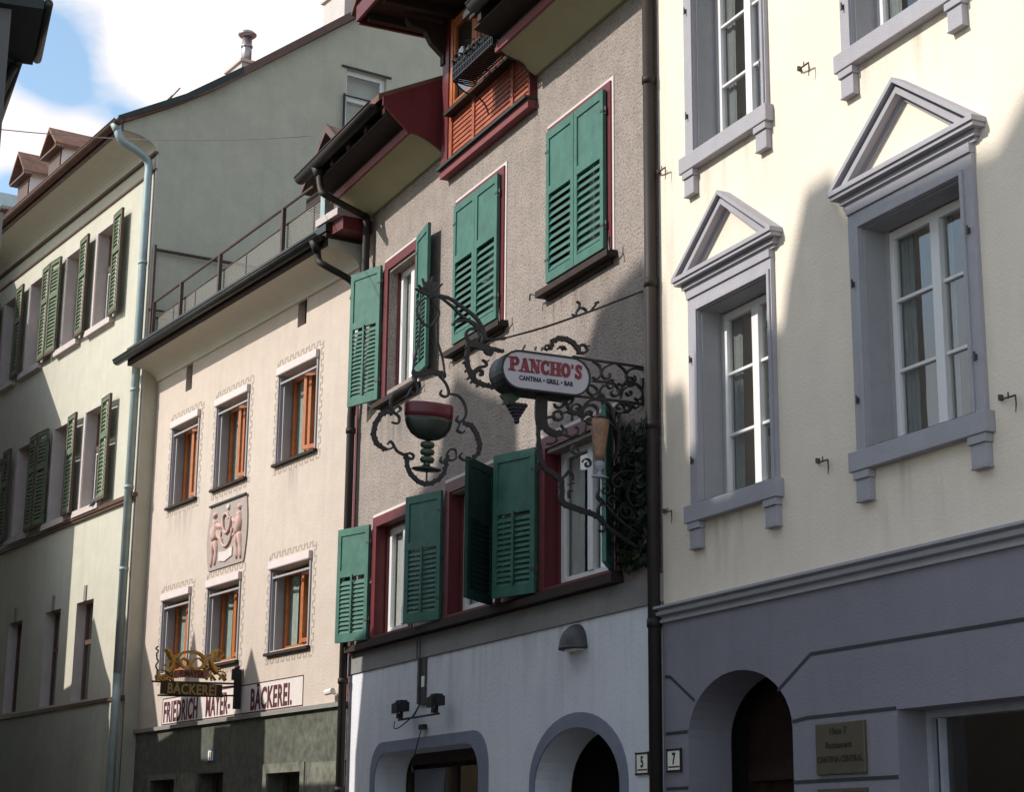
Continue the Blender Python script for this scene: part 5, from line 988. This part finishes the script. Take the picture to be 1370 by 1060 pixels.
# flower box at the bay
fb = Local('window_planter', FC, (4.2, -.35, 8.95)); tag(fb.e, 'black wire flower box hung outside the timber bay window', 'flower box')
PX0, PX1, PY0, PY1, PZ0, PZ1 = 3.88, 4.85, -.50, -.28, 9.14, 9.33
m = fb.mb()
for k in range(25):
    x = PX0 + (PX1 - PX0)*k/24
    m.box(x - .006, x + .006, PY0 - .006, PY0 + .006, PZ0, PZ1); m.box(x - .005, x + .005, PY0, PY1, PZ0 - .006, PZ0 + .006)
for z in (PZ0, PZ0 + .07, PZ0 + .13, PZ1): m.box(PX0, PX1, PY0 - .008, PY0 + .004, z - .006, z + .006)
m.frame(PX0, PX1, PZ0, PZ1, .012, PY1, PY1 + .01)
for x in (PX0, PX1):
    m.tube(smooth([(x, PY0, PZ0), (x, -.36, 9.04), (x, -.2, 9.0), (x, -.13, 8.93), (x, -.1, 8.85)], 4), .009, 5)
    m.tube([(x, PY0, PZ1), (x, -.06, PZ1)], .009, 5)
    m.tube(smooth([(x, PY0, PZ0), (x, PY1, PZ0 - .02), (x, -.24, PZ0 + .1), (x, PY1, PZ1 - .05)], 4), .008, 5)
m.build('wire_basket', M['iron'], fb.e)
m = fb.mb(); m.box(PX0 + .03, PX1 - .03, PY0 + .02, PY1 - .01, PZ0 + .02, PZ1 - .04); m.build('trough', M['planter'], fb.e)
m = fb.mb()
for k in range(520):
    x = random.uniform(PX0, PX1); y = random.uniform(PY0 - .03, PY1); z = PZ1 - .06 + abs(random.gauss(0, .05)); s_ = random.uniform(.015, .035)
    d1 = Vector((random.gauss(0, 1), random.gauss(0, 1), random.gauss(0, 1))).normalized()*s_; d2 = Vector((random.gauss(0, 1), random.gauss(0, 1), random.gauss(0, 1))).normalized()*s_*.6
    p = Vector((x, y, z)); m.add([p, p + d1 + d2, p + d1*1.8, p + d1 - d2], [(0, 1, 2, 3)])
m.build('foliage', M['leaf'], fb.e)
# climber in the shaded corner
iv = Local('wall_climber', FC, (6.65, -.02, 3.9)); tag(iv.e, 'dark climbing plant on the roughcast wall between the last green shutter and the downpipe', 'climbing plant')
m = iv.mb()
shoots = []
for k in range(17):
    x = random.uniform(6.5, 6.95); z = 3.84; p = [(x, z)]; h = random.uniform(.5, 1.35)
    while z < 3.84 + h: z += .12; x += random.gauss(0, .035); p.append((min(6.97, max(6.42, x)), z))
    shoots.append(p)
for p in shoots:
    for (x, z) in smooth(p, 3):
        for q in range(random.choice((0, 2, 3, 5, 8))):
            s_ = random.uniform(.014, .048); y = -random.uniform(.01, .05 + .08*random.random()); a = random.uniform(0, 2*pi)
            n_ = Vector((random.gauss(0, .6), -1, random.gauss(.3, .6))).normalized(); u_ = n_.cross(Vector((cos(a), .2, sin(a)))).normalized(); w_ = n_.cross(u_)
            c = Vector((x + random.gauss(0, .045), y, z + random.gauss(0, .05)))
            if c.x > 7.02 or c.z < 3.81: continue
            m.add([c - u_*s_, c - u_*s_*.3 - w_*s_*.7, c + u_*s_*.2 - w_*s_*.5, c + u_*s_, c + u_*s_*.2 + w_*s_*.5, c - u_*s_*.3 + w_*s_*.7], [(0, 1, 2, 3, 4, 5)])
m.build('leaves', M['leaf'], iv.e)
m = iv.mb()
for p in shoots: m.tube([(x, -.02, z) for x, z in smooth(p, 2)], .006, 5)
m.build('stems', M['rust'], iv.e)
# pigeon on the sill
pg = Local('pigeon', FA, (-1.62, -.08, 6.66)); tag(pg.e, 'small dark grey pigeon perched on the sill of the pale green house', 'bird')
m = pg.mb(); P_ = [(-1.80, -.08, 6.70), (-1.72, -.08, 6.715), (-1.65, -.08, 6.73), (-1.57, -.08, 6.745), (-1.51, -.08, 6.765), (-1.485, -.08, 6.80), (-1.475, -.08, 6.83), (-1.455, -.08, 6.84), (-1.43, -.08, 6.838)]
m.tube(smooth(P_, 3), [ [.008, .018, .04, .055, .05, .032, .026, .024, .004][min(8, i//3)]*(1 - (i % 3)/3) + [.008, .018, .04, .055, .05, .032, .026, .024, .004][min(8, i//3 + 1)]*(i % 3)/3 for i in range(25)], 10)
m.build('body', M['feather'], pg.e, True)
m = pg.mb(); m.tube([(-1.59, -.07, 6.70), (-1.585, -.07, 6.66)], .005, 5); m.tube([(-1.585, -.095, 6.70), (-1.58, -.095, 6.66)], .005, 5); m.build('legs', M['pinkred'], pg.e)
# overhead wire
m = MB(); A0 = Vector(WIRE[0]); B0 = Vector(WIRE[1]); m.tube([A0.lerp(B0, t/12) - Vector((0, 0, .12*4*(t/12)*(1 - t/12))) - A0 for t in range(13)], .006, 5)
o = m.build('overhead_wire', M['steel']); o.location = A0; tag(o, 'thin overhead wire crossing the street from gable to the left edge', 'wire')

# ================================================================== opposite side of the street
def hwall(name, label, segs, thick, m, roofm, depth=4.5, eave=None):
    """segs: list of (world xy, z) along the street front; solid from the ground to the skyline"""
    o0 = Vector((segs[0][0][0], segs[0][0][1])); d = (Vector(segs[-1][0]) - o0).normalized()
    rz_ = atan2(d[1], d[0]); e = empty(name, (o0[0], o0[1], 0), rz_); tag(e, label, 'house', 'houses on the near side of the lane')
    poly = [((Vector(p) - o0).dot(d), z) for p, z in segs]; L_ = poly[-1][0]
    mb = MB(); mb.prism([(0, 0)] + poly[::1] + [(L_, 0)] if False else [(0, 0), (L_, 0)] + poly[::-1], 0, thick, 'y')
    mb.build('front_wall', M[m], e)
    zl = min(z for _, z in poly) - .2
    mb = MB(); mb.box(0.05, L_ - .05, thick + .002, depth, 0, zl); mb.build('rear_wing', M[m], e)
    mb = MB(); mb.box(-.02, L_ + .02, thick + .002, depth + .1, zl + .002, zl + .12); mb.build('roof', M[roofm], e)
    k = .8
    while k < L_ - 1.2:
        for z in (1.0, 4.0, 7.0, 10.0):
            if z + 1.5 < zl: mb = MB(); mb.frame(k, k + .9, z, z + 1.5, .08, -.03, -.002); mb.box(k + .08, k + .82, -.006, -.002, z + .08, z + 1.42); mb.build('window', M['brownframe'], e)
        k += 2.2
    return e, L_
for h in HOUSES:  # unseen houses, skylines shaped so that their shadows fall across the facades
    hwall('unseen_shade_house', h['label'], [(tuple(p), z) for p, z in h['segs']], .25, h['m'], 'tile')
# near corner of the grey house whose eave shows at the top left
gh = empty('grey_corner_house', (EAVE['c'][0], EAVE['c'][1], 0), EAVE['rz']); tag(gh, 'dark grey house corner and deep eave at the top left edge', 'house', 'houses on the near side of the lane')
for q in ((0, 1.22, 'a'),): pass
EL = EAVE
mb = MB(); mb.box(-6., -.22, 0, EL['L'] + .0, 0, 7.46); mb.build('front_wall', M['housegrey'], gh)
mb = MB(); mb.box(-6.2, .0, -.06, EL['L'], 7.47, 7.55); mb.build('eave', M['slate'], gh)
mb = MB(); mb.prism([(-6.2, 7.551), (-.02, 7.551), (-3.1, 7.9)], 0., EL['L'] - .05, 'y'); mb.build('roof', M['tile'], gh)
mb = MB(); mb.tube([(.03, -.06, 7.52), (.03, EL['L'], 7.52)], .035, 8); mb.build('gutter', M['gutterm'], gh, True)
g2 = empty('grey_row_house', (EAVE['c2'][0], EAVE['c2'][1], 0), EAVE['rz2']); tag(g2, 'dark narrow eave of the second grey house behind the corner eave at the left edge', 'house', 'houses on the near side of the lane')
mb = MB(); mb.box(-5., -.3, 0, 1.4, 0, 7.43); mb.build('front_wall', M['housegrey'], g2)
mb = MB(); mb.box(-5.2, -.03, 0, 1.4, 7.44, 7.5); mb.build('eave', M['slate'], g2)
mb = MB(); mb.tube([(-.0, 0.02, 7.46), (-.0, 1.4, 7.46)], .04, 8); mb.build('gutter', M['gutterm'], g2, True)
mb = MB(); mb.tube([(-.02, .06, 7.44), (-.1, .10, 7.2), (-.25, .12, 7.0), (-.25, .12, .2)], .035, 8); mb.build('downpipe', M['gutterm'], g2, True)

# ================================================================== ground
mb = MB(); mb.box(-400, 400, -400, 400, -.3, 0.); o = mb.build('road', M['cobble']); tag(o, kind='structure')
for fr, x0, x1 in ((FD, 0, 7.6), (FC, 0, CWD), (FB, 0, BW), (FA, -AL, 0)):
    mb = MB(); mb.box(x0, x1, -1.1, .3, .004, .1); o = mb.build('pavement', M['pave']); tag(o, kind='structure')
    o.location = fr.location; o.rotation_euler = fr.rotation_euler

# ================================================================== sky, sun, camera
w = bpy.data.worlds.new('World'); scene.world = w; w.use_nodes = True; nt = w.node_tree; N = nt.nodes; Lk = nt.links
bg = N['Background']; bg.inputs['Strength'].default_value = SKY_STR
sky = N.new('ShaderNodeTexSky'); sky.sky_type = 'NISHITA'; sky.sun_disc = False; sky.sun_elevation = R(SUN_EL); sky.sun_rotation = SUN_ROT; sky.altitude = 400; sky.air_density = 1.; sky.dust_density = 1.
tc = N.new('ShaderNodeTexCoord')
nz = N.new('ShaderNodeTexNoise'); nz.inputs['Scale'].default_value = 7.; nz.inputs['Detail'].default_value = 10; nz.inputs['Roughness'].default_value = .6; nz.inputs['Distortion'].default_value = .6
Lk.new(tc.outputs['Generated'], nz.inputs['Vector'])
def blob(direction, r0, r1):
    d = Vector(direction).normalized(); dn = N.new('ShaderNodeVectorMath'); dn.operation = 'DISTANCE'; dn.inputs[1].default_value = d
    nm = N.new('ShaderNodeVectorMath'); nm.operation = 'NORMALIZE'; Lk.new(tc.outputs['Generated'], nm.inputs[0]); Lk.new(nm.outputs[0], dn.inputs[0])
    mr = N.new('ShaderNodeMapRange'); mr.interpolation_type = 'SMOOTHSTEP'; mr.inputs['From Min'].default_value = r0; mr.inputs['From Max'].default_value = r1; mr.inputs['To Min'].default_value = 1.; mr.inputs['To Max'].default_value = 0.
    Lk.new(dn.outputs['Value'], mr.inputs['Value']); return mr.outputs['Result']
def madd(a, b, k):
    m_ = N.new('ShaderNodeMath'); m_.operation = 'MULTIPLY_ADD'; Lk.new(b, m_.inputs[0]); m_.inputs[1].default_value = k; Lk.new(a, m_.inputs[2]); return m_.outputs[0]
cov = nz.outputs['Fac']
for d_, r0, r1, k in CLOUDS: cov = madd(cov, blob(d_, r0, r1), k)
cr = N.new('ShaderNodeValToRGB'); cr.color_ramp.elements[0].position = .40; cr.color_ramp.elements[1].position = .72; cr.color_ramp.elements[0].color = (.07, .07, .07, 1); Lk.new(cov, cr.inputs['Fac'])
mx = N.new('ShaderNodeMix'); mx.data_type = 'RGBA'; Lk.new(cr.outputs['Color'], mx.inputs['Factor'])
bl = N.new('ShaderNodeMix'); bl.data_type = 'RGBA'; bl.blend_type = 'MULTIPLY'; bl.inputs['Factor'].default_value = 1.; Lk.new(sky.outputs[0], bl.inputs[6]); bl.inputs[7].default_value = (*SKY_GAIN, 1)
Lk.new(bl.outputs[2], mx.inputs[6]); mx.inputs[7].default_value = (*CLOUD, 1)
Lk.new(mx.outputs[2], bg.inputs['Color'])

sl = bpy.data.lights.new('Sun', 'SUN'); sl.energy = SUN_E; sl.angle = R(.7); sl.color = (1., .95, .87); so = bpy.data.objects.new('Sun', sl); col.objects.link(so)
sd = Vector((SUNV[0]*cos(R(SUN_EL)), SUNV[1]*cos(R(SUN_EL)), sin(R(SUN_EL)))); so.rotation_euler = sd.to_track_quat('Z', 'Y').to_euler(); so.location = (0, 0, 30)
cam = bpy.data.cameras.new('Camera'); co = bpy.data.objects.new('Camera', cam); col.objects.link(co); scene.camera = co
cam.sensor_width = 36; cam.lens = 36*2417/1370; cam.clip_end = 2000; cam.clip_start = .05
pch, rol = R(14.11), R(.52)
fwv = Vector((0, cos(pch), sin(pch))); r0 = Vector((1, 0, 0)); u0 = Vector((0, -sin(pch), cos(pch))); rt = r0*cos(rol) + u0*sin(rol); upv = -r0*sin(rol) + u0*cos(rol)
co.matrix_world = Matrix(((rt[0], upv[0], -fwv[0], 0), (rt[1], upv[1], -fwv[1], 0), (rt[2], upv[2], -fwv[2], 1.6), (0, 0, 0, 1)))
scene.render.engine = 'CYCLES'
scene.cycles.max_bounces = 8; scene.cycles.diffuse_bounces = 4; scene.cycles.transparent_max_bounces = 16
scene.view_settings.view_transform = 'Standard'; scene.view_settings.look = 'None'; scene.view_settings.exposure = EXPO; scene.view_settings.gamma = 1.
scene.render.resolution_x = 1024; scene.render.resolution_y = 793
